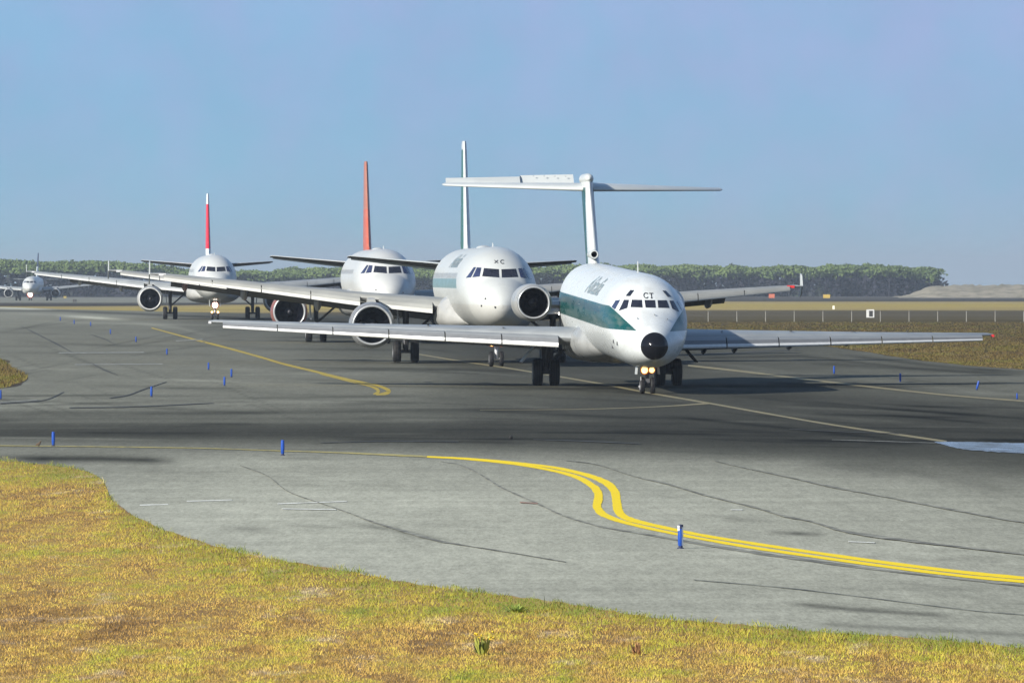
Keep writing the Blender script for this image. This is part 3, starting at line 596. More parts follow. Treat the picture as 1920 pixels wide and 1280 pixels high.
class Plane:
    def __init__(s, name, label, group, X, Y, yaw, roll, stations, pitch=0.0, pitch0=0.0, zroll=2.0, main_y=20.0):
        """X, Y: where the nose tip stands; local +Y runs from nose to tail"""
        s.yaw = yaw; s.roll = roll; s.st = np.array(stations, float); s.pitch = pitch; s.p0 = pitch0; s.zr = zroll
        s.X, s.Y = X, Y
        mx_, my_ = X - math.sin(yaw) * main_y, Y + math.cos(yaw) * main_y
        s.gz = float(G(my_)); s.my = main_y
        s.root = bpy.data.objects.new(name, None); link(s.root); s.root.location = (mx_, my_, s.gz); s.root.rotation_euler = (0, 0, yaw)
        tag(s.root, label, 'airliner', group)
    def xf(s, p, pitched=False):   # body coords (nose frame) -> root-local, with roll (and nose-down stance)
        x, y, z = p
        if pitched: z = z + s.pitch * (y - s.p0)
        c, sn = math.cos(s.roll), math.sin(s.roll); dz = z - s.zr
        return (x * c + dz * sn, y - s.my, s.zr - x * sn + dz * c)
    def xg(s, p): return (p[0], p[1] - s.my, p[2])
    def ring(s, y):
        b = float(pchip(s.st[:, 0], s.st[:, 1], y)); t = float(pchip(s.st[:, 0], s.st[:, 2], y)); h_ = float(pchip(s.st[:, 0], s.st[:, 3], y)); return b, t, h_
    def fuselage(s, mat, n=64):
        L = s.st[-1, 0]; ys = np.unique(np.concatenate([[0.004, .015, .04, .08, .14, .2, .28, .36], np.arange(.45, 8, .12), np.arange(8, L, .5), [L]]))
        V = []; by = []; bz = []; bx = []
        for y in ys:
            b, t, hw = s.ring(y)
            for k in range(n):
                a = 2 * math.pi * k / n; x = hw * math.cos(a); z = (b + t) / 2 + (t - b) / 2 * math.sin(a)
                V.append((x, y, z)); by.append(y); bz.append(z); bx.append(abs(x))
        Fc = [(j * n + k, j * n + (k + 1) % n, (j + 1) * n + (k + 1) % n, (j + 1) * n + k) for j in range(len(ys) - 1) for k in range(n)]
        Fc += [tuple(range(n))[::-1], tuple(range((len(ys) - 1) * n, len(ys) * n))]
        s.bvh = BVHTree.FromPolygons([Vector(v) for v in V], Fc)
        W = [s.xf(v, True) for v in V]
        o = mesh_obj('fuselage', W, Fc, mat, s.root, attrs={'by': ('FLOAT', by), 'bz': ('FLOAT', bz), 'bx': ('FLOAT', bx)})
        bm = bmesh.new(); bm.from_mesh(o.data); bmesh.ops.recalc_face_normals(bm, faces=bm.faces); bm.to_mesh(o.data); bm.free()
        s.fus = o; return o
    def hit(s, x, z, off=0.012):
        r = s.bvh.ray_cast(Vector((x, -5, z)), Vector((0, 1, 0)))
        if r[0] is None:
            q_ = s.bvh.find_nearest(Vector((x, 4, z))); p, nrm = q_[0], q_[1]
        else: p, nrm = r[0], r[1]
        if nrm.y > 0: nrm = -nrm
        return p + nrm * off
    def patch(s, name, q, mat, parent, n=8, off=0.012, rnd=0.0):
        """window glass shaped on the skin; q = TL,TR,BR,BL in front elevation metres"""
        V = []
        for j in range(n + 1):
            for k in range(n + 1):
                u, v = k / n, j / n
                tx1 = q[0][0] * (1 - u) + q[1][0] * u; tz1 = q[0][1] * (1 - u) + q[1][1] * u
                bx1 = q[3][0] * (1 - u) + q[2][0] * u; bz1 = q[3][1] * (1 - u) + q[2][1] * u
                V.append(s.xf(s.hit(tx1 * (1 - v) + bx1 * v, tz1 * (1 - v) + bz1 * v, off), True))
        Fc = [(j * (n + 1) + k, (j + 1) * (n + 1) + k, (j + 1) * (n + 1) + k + 1, j * (n + 1) + k + 1) for j in range(n) for k in range(n)]
        return mesh_obj(name, V, Fc, mat, parent)
    def strokes(s, name, strokes_, th, mat, parent):
        """painted letters as strokes (front elevation metres) wrapped on the skin"""
        mb = MB()
        for st in strokes_:
            P = np.array(st, float); 
            if len(P) == 2: P = np.stack([P[0] + (P[1] - P[0]) * t for t in np.linspace(0, 1, 5)])
            d = np.gradient(P, axis=0); d /= np.linalg.norm(d, axis=1)[:, None]; nn_ = np.stack([-d[:, 1], d[:, 0]], -1) * th / 2
            V = []
            for k in range(len(P)):
                for sg in (-1, 1): V.append(s.xf(s.hit(P[k][0] + sg * nn_[k][0], P[k][1] + sg * nn_[k][1], .014), True))
            mb.add(V, [(2 * k, 2 * k + 1, 2 * k + 3, 2 * k + 2) for k in range(len(P) - 1)])
        return mb.build(name, mat, parent, smooth=False, sharp=None)
    def title(s, text, y0, y1, z0, z1, mat, side=-1, shear=0.2):
        cu = bpy.data.curves.new('title_curve', 'FONT'); cu.body = text; cu.size = 1.0; cu.offset = 0.008
        to = bpy.data.objects.new('title_curve', cu); COL.objects.link(to)
        dg = bpy.context.evaluated_depsgraph_get(); me = bpy.data.meshes.new_from_object(to.evaluated_get(dg)); bpy.data.objects.remove(to)
        bm = bmesh.new(); bm.from_mesh(me); bmesh.ops.triangulate(bm, faces=bm.faces)
        bmesh.ops.subdivide_edges(bm, edges=[e for e in bm.edges if e.calc_length() > 0.15], cuts=2, use_grid_fill=False); bmesh.ops.triangulate(bm, faces=bm.faces)
        xs = [v.co.x for v in bm.verts]; zs = [v.co.y for v in bm.verts]; xa, xb, za, zb = min(xs), max(xs), min(zs), max(zs)
        for v in bm.verts:
            u = (v.co.x - xa) / (xb - xa); w_ = (v.co.y - za) / (zb - za)
            y = y1 + (y0 - y1) * u if side < 0 else y0 + (y1 - y0) * u
            y += (-shear if side < 0 else shear) * w_ ; z = z0 + (z1 - z0) * w_
            b, t, hw = s.ring(y); zc = (b + t) / 2; hh_ = (t - b) / 2; q_ = max(0, 1 - ((z - zc) / hh_) ** 2)
            v.co = Vector(s.xf((side * (hw * math.sqrt(q_) + .012), y, z + .004), True))
        bm.to_mesh(me); bm.free(); me.materials.clear(); me.materials.append(mat); me.name = 'airline_title'
        return link(bpy.data.objects.new('airline_title', me), s.root)
    # ---- surfaces
    def foil(s, name, secs, mat, parent, npts=14, vertical=False, smooth=True, under=None):
        """secs: (span coordinate, y of leading edge, height, chord, thickness ratio, nose-up angle deg)"""
        V = []
        c_ = (1 - np.cos(np.linspace(0, np.pi, npts))) / 2
        def yt(x, t): return 5 * t * (0.2969 * np.sqrt(x) - 0.1260 * x - 0.3516 * x ** 2 + 0.2843 * x ** 3 - 0.1036 * x ** 4)
        ring = [(x, +1) for x in c_] + [(x, -1) for x in c_[-2:0:-1]]; m_ = len(ring); by = []; bz = []
        for (sp_, yl, z, ch, tr, inc) in secs:
            for (x, sg) in ring:
                th = yt(x, tr) * ch * sg; cam_ = 0.02 * ch * math.sin(math.pi * x) if not vertical else 0
                yy = yl + x * ch; off = th + cam_ - math.tan(R(inc)) * x * ch
                p = (sp_, yy, z + off) if not vertical else (off, yy, z + sp_)
                by.append(p[1]); bz.append(p[2]); V.append(s.xf(p))
        k = len(secs); Fc = [(j * m_ + i_, j * m_ + (i_ + 1) % m_, (j + 1) * m_ + (i_ + 1) % m_, (j + 1) * m_ + i_) for j in range(k - 1) for i_ in range(m_)]
        Fc += [tuple(range(m_)), tuple(range((k - 1) * m_, k * m_))]
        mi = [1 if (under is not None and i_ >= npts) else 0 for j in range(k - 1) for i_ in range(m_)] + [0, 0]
        o = mesh_obj(name, V, Fc, [mat, under or mat], parent, smooth, mi, attrs={'by': ('FLOAT', by), 'bz': ('FLOAT', bz)}, sharp=40)
        bm = bmesh.new(); bm.from_mesh(o.data); bmesh.ops.recalc_face_normals(bm, faces=bm.faces); bm.to_mesh(o.data); bm.free()
        return o
    def slat(s, secs, mat, parent, name='slat', nseg=1, lipseg=(3, 4), darkseg=()):
        """secs: (x, y front, z centre, depth, height) - drooped nose section ahead of the wing"""
        prof = [(1.0, 0.62), (0.6, 0.52), (0.28, 0.28), (0.06, -0.08), (0.0, -0.32), (0.05, -0.46), (0.2, -0.5), (0.32, -0.42), (0.4, -0.2), (0.6, 0.2), (1.0, 0.56)]
        S_ = np.array(secs, float); xs = np.abs(S_[:, 0]); sg = np.sign(S_[0, 0]); cuts = np.linspace(xs[0], xs[-1], nseg + 1)
        def at(x): return [float(np.interp(x, xs, S_[:, c_])) for c_ in range(1, 5)]
        m_ = len(prof)
        for q_ in range(nseg):
            knots = [cuts[q_] + .025] + [x for x in xs if cuts[q_] + .1 < x < cuts[q_ + 1] - .1] + [cuts[q_ + 1] - .025]
            V = []
            for x in knots:
                y, z, dp, ht = at(x)
                for (a, b) in prof: V.append((sg * x, y + a * dp, z + b * ht))
            k = len(knots)
            mb = MB()
            for i_ in range(m_):
                mi = 1 if i_ in lipseg else (2 if i_ in (darkseg or ()) else 0)
                b0 = len(mb.v); mb.v.extend([tuple(V[j * m_ + ii]) for j in range(k) for ii in (i_, (i_ + 1) % m_)])
                for j in range(k - 1): mb.f.append((b0 + 2 * j, b0 + 2 * j + 1, b0 + 2 * j + 3, b0 + 2 * j + 2)); mb.m.append(mi)
            mb.add(V[:m_], [tuple(range(m_))]); mb.add(V[-m_:], [tuple(range(m_))])
            o = mb.build(name, [mat, M['lipw'], M['groove']], parent, xf=s.xf, sharp=None, smooth=False)
            bm = bmesh.new(); bm.from_mesh(o.data); bmesh.ops.remove_doubles(bm, verts=bm.verts, dist=.0005); bmesh.ops.recalc_face_normals(bm, faces=bm.faces); bm.to_mesh(o.data); bm.free()
    def mbx(s, mb, name, mats, parent, ground=False, smooth=True, sharp=35): return mb.build(name, mats, parent, smooth=smooth, xf=s.xg if ground else s.xf, sharp=sharp)
    def wheel(s, parent, x, y, r, wd, name='wheel'):
        mb = MB(); prof = [(-wd / 2, r * .55), (-wd / 2, r * .82), (-wd * .42, r * .94), (-wd * .22, r), (wd * .22, r), (wd * .42, r * .94), (wd / 2, r * .82), (wd / 2, r * .55)]
        mb.lathe(prof, (x, y, r), 'x', 28, 0)
        for gx in (-.12, .12): mb.lathe([(gx * wd - .012, r * 1.004), (gx * wd + .012, r * 1.004)], (x, y, r), 'x', 28, 1)
        hb = [(-wd * .38, .0001), (-wd * .38, r * .3), (-wd * .30, r * .42), (-wd / 2, r * .55)]
        mb.lathe(hb, (x, y, r), 'x', 20, 2); mb.lathe([(-a, b) for a, b in hb], (x, y, r), 'x', 20, 2)
        return mb.build(name, [M['tyre'], M['duct'], M['hub']], parent, xf=s.xg, sharp=40)
    def engine(s, side, x, yf, z, rlip, rhole, rmax, length, core, matn, pylon=None, lipmat=None, nb=26):
        n = 40; mb = MB()
        prof = [(0.12, rlip * 1.012), (0.35, rlip * 1.04 + (rmax - rlip) * .45), (0.9, rmax * .985), (length * .35, rmax), (length * .6, rmax * .97), (length * .8, rmax * .86), (length, rmax * .72), (length, rmax * .68), (length * .8, rmax * .7)]
        mb.lathe(prof, (x, yf, z), 'y', n, 0)
        mb.lathe([(0.10, rhole * 1.005), (0.5, rhole * .985), (1.15, rhole * 1.0), (1.3, rhole)], (x, yf, z), 'y', n, 1)
        if core:
            mb.lathe([(length * .78, rmax * .5), (length + .1, rmax * .5), (length + core, rmax * .33), (length + core, rmax * .3)], (x, yf, z), 'y', n, 2, capb=True)
            mb.lathe([(length + core * .6, rmax * .28), (length + core + .5, .05)], (x, yf, z), 'y', n, 2, capb=True)
        else: mb.lathe([(length * .9, rmax * .69), (length * .9, .01)], (x, yf, z), 'y', n, 1)
        e = s.mbx(mb, 'engine', [matn, M['duct'], M['hub']], s.root)
        rl = (rlip - rhole) / 2; rm = (rlip + rhole) / 2; lp = MB()
        arc = [(0.14 - 0.14 * math.cos(a), rm + rl * math.sin(a)) for a in np.linspace(-1.5, 1.5, 11)]
        lp.lathe([(0.14, rhole)] + [(0.14 - 0.14 * math.cos(a), rm + rl * math.sin(a)) for a in np.linspace(-1.4, 1.4, 11)] + [(0.14, rlip * 1.006)], (x, yf, z), 'y', n)
        s.mbx(lp, 'intake_lip', lipmat or M['lip'], e)
        fb = MB(); yb = yf + 0.95
        for k in range(nb):
            a = 2 * math.pi * k / nb; P = []
            for (rr, tw_, wd) in ((rhole * .3, .25, .10), (rhole * .65, .6, .13), (rhole * .985, 1.0, .16)):
                for sg in (-1, 1):
                    da = sg * wd * math.sin(tw_) / max(rr, .1) * 1.0; P.append((x + rr * math.cos(a + da), yb + sg * wd * math.cos(tw_), z + rr * math.sin(a + da)))
            fb.add(P, [(0, 1, 3, 2), (2, 3, 5, 4)])
        fb.lathe([(0.22, .01), (0.22, rhole * .995)], (x, yb, z), 'y', n)
        s.mbx(fb, 'fan', M['fan'], e, smooth=False, sharp=None)
        sb = MB(); sb.lathe([(-.42, .005), (-.36, rhole * .08), (-.2, rhole * .17), (0.05, rhole * .27), (.15, rhole * .3)], (x, yb, z), 'y', 20, 0, capa=True)
        s.mbx(sb, 'spinner', M['spinner'], e)
        return e

# pieces shared by both families -------------------------------------------------
def loft_strip(secs):  # each section a closed ring of points
    V = []; m_ = len(secs[0])
    for r_ in secs: V += list(r_)
    k = len(secs); Fc = [(j * m_ + i_, j * m_ + (i_ + 1) % m_, (j + 1) * m_ + (i_ + 1) % m_, (j + 1) * m_ + i_) for j in range(k - 1) for i_ in range(m_)] + [tuple(range(m_)), tuple(range((k - 1) * m_, k * m_))]
    return V, Fc
def lamp(p, parent, x, y, z, r, mat, rim=None, flare_scale=1.5, name='lamp', ground=True, mat2=None):
    mb = MB(); mb.lathe([(-0.03, .002), (-0.025, r * .6), (0.0, r), (.03, r * 1.02)], (x, y, z), 'y', 20, 0, capa=True)
    if rim: mb.lathe([(-.005, r * 1.02), (0.0, r * flare_scale), (.09, r * flare_scale * .95), (.16, r * .6)], (x, y, z), 'y', 20, 1)  # added ring standing in for lens flare, not part of the housing
    return mb.build(name, [mat] + ([rim] if rim else []), parent, xf=p.xg if ground else p.xf)

GRPQ = 'airliners queuing nose to tail on the taxiway'
# ================================================================== 1. rear-engined T-tail jet
st_md = [(0, 1.93, 1.95, 0.0), (.03, 1.80, 2.07, .13), (.1, 1.68, 2.19, .26), (.25, 1.52, 2.36, .42), (.45, 1.41, 2.49, .54), (.9, 1.28, 2.69, .77), (1.5, 1.17, 2.90, 1.01), (2.1, 1.10, 3.10, 1.19), (2.6, 1.06, 3.30, 1.31),
         (3.2, 1.03, 3.68, 1.42), (3.8, 1.01, 4.02, 1.50), (4.6, 1.0, 4.33, 1.58), (5.6, 1.0, 4.52, 1.64), (7, 1.0, 4.60, 1.67), (31, 1.0, 4.60, 1.67), (34, 1.3, 4.58, 1.52), (37, 1.95, 4.5, 1.22), (40, 2.75, 4.35, .75), (42, 3.3, 4.1, .38), (43, 3.6, 3.9, .10)]
def build_md():
    p = Plane('airliner', 'T-tail airliner with black nose cone and green side band, CT over the cockpit', GRPQ, 5.45, 289.5, R(3.32), R(1.0), st_md, pitch=0.017, pitch0=4.0, zroll=2.2, main_y=26.0)
    skin = paint('white_green_skin', WHITE, band=(2.50, 3.38, 0), bandcol=GREEN, wedge='nose', nose_black=0.42, win=(3.0, 3.3, 7, 31, .82), rough=.28, dirt=.34)
    p.fuselage(skin)
    f = p.fus
    W = M['glass']
    def sym(name, q, mat, **k):
        p.patch(name, q, mat, f, **k); p.patch(name, [(-a, b) for a, b in (q[1], q[0], q[3], q[2])], mat, f, **k)
    p.patch('cockpit_window', [(-.20, 3.635), (.20, 3.635), (.205, 3.355), (-.185, 3.355)], W, f)
    sym('cockpit_window', [(-.665, 3.635), (-.30, 3.635), (-.30, 3.355), (-.745, 3.355)], W)
    sym('cockpit_window', [(-.95, 3.62), (-.775, 3.625), (-.86, 3.325), (-1.17, 3.20)], W)
    sym('side_window', [(-1.23, 3.58), (-1.08, 3.61), (-1.29, 3.24), (-1.38, 3.33)], M['glassb'])
    sym('eyebrow_window', [(-.68, 3.99), (-.54, 3.99), (-.72, 3.765), (-.88, 3.765)], W)
    arc = [(-.125 + .085 * math.cos(a), 3.80 + .095 * math.sin(a)) for a in np.linspace(0.75, 5.5, 14)]
    p.strokes('registration_letters', [arc, [(-.062, 3.86), (-.062, 3.90)], [(-.085, 3.795), (-.03, 3.795)][:0] or [(-.066, 3.735), (-.05, 3.75)], [(0.0, 3.885), (.16, 3.885)], [(.08, 3.885), (.08, 3.705)], [(.045, 3.712), (.115, 3.712)]], .034, M['letter'], f)
    p.title('Alitalia', 11, 18.5, 3.62, 4.30, M['title'], -1); p.title('Alitalia', 11, 18.5, 3.62, 4.30, M['title'], 1)
    # pitot probes, antenna, door outline
    mb = MB()
    for x_, z_ in ((-.56, 2.93), (.11, 3.08), (.60, 2.92)):
        mb = MB(); h_ = p.hit(x_, z_, 0); mb.box((h_.x, h_.y - .05, h_.z), (.03, .12, .03)); p.mbx(mb, 'probe', M['strut'], f, smooth=False, sharp=None)
    for x_, z_ in ((-1.36, 2.02), (-1.44, 1.75), (-1.26, 1.95), (1.44, 1.95)):
        mb = MB(); h_ = p.hit(x_, z_, 0); mb.box((h_.x, h_.y, h_.z), (.07, .10, .14)); p.mbx(mb, 'vent', M['strut'], f, smooth=False, sharp=None)
    mb = MB(); mb.add(*loft_strip([[(-.02, 9.4, 4.6), (.02, 9.4, 4.6), (.02, 9.75, 4.6), (-.02, 9.75, 4.6)], [(-.012, 9.65, 5.13), (.012, 9.65, 5.13), (.012, 9.8, 5.13), (-.012, 9.8, 5.13)]])); p.mbx(mb, 'antenna', M['white'], f)
    secs = []
    for y, hw, zb, zt in ((17.2, .5, 1.5, 2.0), (18.0, 1.3, 1.25, 2.45), (19.2, 1.72, 1.1, 2.74), (20.5, 1.86, 1.0, 2.78), (26.5, 1.84, .95, 2.4), (28.5, 1.6, .98, 2.2), (30, .9, 1.05, 1.8)):
        secs.append([(hw * abs(math.cos(a)) ** .75 * (1 if math.cos(a) > 0 else -1), y, (zb + zt) / 2 + (zt - zb) / 2 * abs(math.sin(a)) ** .85 * (1 if math.sin(a) > 0 else -1)) for a in np.linspace(0, 2 * math.pi, 32, endpoint=False)])
    mb = MB(); mb.add(*loft_strip(secs)); p.mbx(mb, 'wing_root_fairing', simple('fairing_grey', (.29, .295, .285), .3, var=.15, scale=1.2), f)
    # wings
    for sd in (-1, 1):
        # x, yLE, z, chord, t/c, incidence
        secs = [(0.9 * sd, 20.1, 1.98, 7.6, .105, 1.2), (1.67 * sd, 20.6, 1.99, 7.2, .105, 1.2), (5.5 * sd, 22.75, 2.09, 5.0, .105, .8), (11 * sd, 25.75, 2.22, 2.9, .10, .3), (16.2 * sd, 28.6, 2.36, 1.35, .09, 0), (16.43 * sd, 29.1, 2.37, .75, .06, 0)]
        w_ = p.foil('wing', secs, M['wing'], p.root)
        p.slat([(2.35 * sd, 20.35, 1.83, .85, .46), (8 * sd, 23.5, 1.98, .68, .38), (15.9 * sd, 27.95, 2.22, .42, .22)], M['slat'], w_, nseg=6, darkseg=(2,))
        mb = MB(); mb.add(*loft_strip([[(x, y, z + .02), (x, y + c, z - .26), (x, y + c, z - .30), (x, y, z - .16)] for x, y, z, c in ((2.0 * sd, 27.5, 1.72, 1.2), (10.5 * sd, 28.2, 2.16, .8))]))
        p.mbx(mb, 'flap', M['wing'], w_, smooth=False, sharp=None)
        for x_, hh_ in ((4.3, .62), (5.65, .55), (8.05, .42), (10.6, .26)):
            if sd < 0: hh_ *= .55
            mb = MB(); yy = 22 + x_ * .56 + 3.9 - .1 * x_; z_ = 1.93 + x_ * .012
            prof = [(0, 0), (.5, -.5), (1.3, -.95), (1.9, -1), (2.2, -.6), (2.2, 0)]
            mb.add(*loft_strip([[(x_ * sd + dx, yy + a, z_ - .05 + b * hh_ * k_) for a, b in prof] for dx, k_ in ((-.09, .8), (0, 1), (.09, .8))]))
            p.mbx(mb, 'flap_hinge', M['dark'], w_)
        mb = MB(); mb.box((16.4 * sd, 29.0, 2.33), (.12, .4, .10)); p.mbx(mb, 'nav_light', M['red'] if sd > 0 else M['navg'], w_)
        mb = MB()
        for x_ in (4.5, 7.5, 10.2, 12.7): 
            yl = 20.6 + (x_ - 1.67) * .545; mb = MB(); mb.box((x_ * sd, yl + .95, 2.0 + x_ * .0265 + .30 - x_ * .012), (.05, .9, .02)); p.mbx(mb, 'wing_fence', M['dark'], w_, smooth=False)
    # engines on the rear body
    for sd in (-1, 1):
        e = p.engine(sd, 2.80 * sd, 30.3, 3.38, 0.70, .60, .80, 5.6, 0, M['nacelle'], nb=24)
        mb = MB(); mb.add(*loft_strip([[(x, 31.2, 3.30), (x, 31.5, 3.45), (x, 35.0, 3.48), (x, 36.0, 3.36), (x, 35.0, 3.22), (x, 31.6, 3.16)] for x in (1.0 * sd, 2.2 * sd)])); p.mbx(mb, 'pylon', M['white'], e)
    # fin and T-tail
    fm_ = paint('green_sided_fin', (.50, .52, .51), band=(4.9, 8.35, 0), bandcol=GREEN, wedge=(34.9, 38.6), rough=.3)
    fin = p.foil('tail_fin', [(-.35, 31.2, 4.9, 7.6, .07, 0), (.0, 32.9, 4.9, 6.2, .075, 0), (.35, 33.9, 4.9, 5.5, .085, 0), (3.45, 38.3, 4.9, 4.3, .11, 0), (3.7, 38.5, 4.9, 4.4, .11, 0)], fm_, p.root, vertical=True)
    mb = MB(); mb.lathe([(0, .03), (.08, .13), (.3, .20), (1, .235), (3.2, .235), (4.6, .14), (5.3, .03)], (0.0, 38.5, 8.74), 'y', 24, 0, capa=True, capb=True); p.mbx(mb, 'tail_bullet', M['white'], fin)
    mb = MB(); mb.lathe([(.3, .20), (.1, .20), (0, .17), (.0, .13), (.3, .12)], (-0.10, 33.2, 5.46), 'y', 24, 0); mb.lathe([(.12, .128), (.28, .001)], (-0.10, 33.2, 5.46), 'y', 24, 1); mb.lathe([(.3, .2), (2.2, .16), (3, .02)], (-0.10, 33.2, 5.46), 'y', 24, 0)
    p.mbx(mb, 'ram_air_intake', [M['white'], M['duct']], fin)
    for sd in (-1, 1):
        hz_ = p.foil('tailplane', [(.15 * sd, 39.2, 8.27, 2.5, .12, -5.5), (6.0 * sd, 42.4, 8.38, 1.05, .11, -5.5), (6.12 * sd, 42.7, 8.40, .6, .06, -5)], M['white'], p.root)
        if sd < 0: secs = [(.45, 41.55, 8.50, .95, .46), (2.7, 42.75, 8.53, .75, .36), (2.75, 42.4, 8.53, .7, .30), (5.95, 43.2, 8.50, .42, .22)]
        else: secs = [(.4, 41.6, 8.50, 1.1, .12), (6.0, 43.4, 8.48, .45, .03)]
        mb = MB(); mb.add(*loft_strip([[(x * sd, y, z), (x * sd, y + c, z + r_), (x * sd, y + c, z + r_ - .05), (x * sd, y, z - .10)] for x, y, z, c, r_ in secs])); p.mbx(mb, 'elevator', M['white'], hz_, smooth=False, sharp=None)
        if sd < 0:
            for x_ in (.8, 1.25, 1.7, 2.15): mb = MB(); mb.box((-x_, 42.1 + (x_ - .8) * .5, 8.52 + .34), (.06, .1, .025)); p.mbx(mb, 'elevator_hinge', M['hub'], hz_, smooth=False)
    # landing gear
    for sd in (-1, 1):
        x0 = 2.54 * sd
        mb = MB(); mb.tube((x0, 26, .57), (x0 - .1 * sd, 25.9, 2.0), .13, .17); mb.tube((x0 - .42, 26, .57), (x0 + .42, 26, .57), .09)
        mb.tube((x0, 26, .9), (x0 - 1.1 * sd, 25.9, 1.75), .07); mb.tube((x0, 26, .75), (x0, 24.3, 1.8), .07); mb.box((x0 - .05 * sd, 26.05, 1.45), (.5, .5, .7)); mb.box((x0 + .02 * sd, 26.4, 1.1), (.28, .1, .5))
        mg = p.mbx(mb, 'main_gear', M['strut'], p.root, ground=True)
        for dx in (-.35, .35): p.wheel(mg, x0 + dx, 26, .57, .40)
        mb = MB(); a = R(40) * sd; mb.box((x0 + .82 * sd, 25.2, 1.32), (.05, 1.5, .85), rot=Vector((0, 0, 1)).rotation_difference(Vector((-math.sin(a), 0, math.cos(a)))).to_matrix())
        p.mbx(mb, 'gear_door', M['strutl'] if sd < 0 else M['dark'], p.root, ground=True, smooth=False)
    mb = MB(); mb.tube((0, 4, .33), (0, 4.1, 1.25), .07, .09); mb.tube((-.26, 4, .33), (.26, 4, .33), .05); mb.tube((0, 4.0, .6), (0, 5.1, 1.2), .045); mb.box((0, 3.95, .85), (.34, .12, .18)); mb.box((0, 3.9, .52), (.16, .12, .16))
    ng = p.mbx(mb, 'nose_gear', M['strut'], p.root, ground=True)
    for dx in (-.2, .2): p.wheel(ng, dx, 4, .33, .18)
    for dx, r_ in ((-.13, .125), (.15, .10)): lamp(p, ng, dx, 3.72, .93, r_, M['lamp'], M['flareo'], 1.35, 'taxi_light')
    for sd in (-1, 1): mb = MB(); mb.box((.42 * sd, 4.0, .98), (.03, .9, .42), rot=Vector((0, 0, 1)).rotation_difference(Vector((-.1 * sd, 0, 1))).to_matrix()); p.mbx(mb, 'nose_gear_door', M['white'], p.root, ground=True, smooth=False)
    mb = MB(); mb.box((-.27, 3.83, .48), (.03, .12, .4)); mb.box((-.3, 3.83, .3), (.1, .08, .08)); p.mbx(mb, 'tow_fitting', M['strutl'], ng, ground=True, smooth=False)
    return p
build_md()

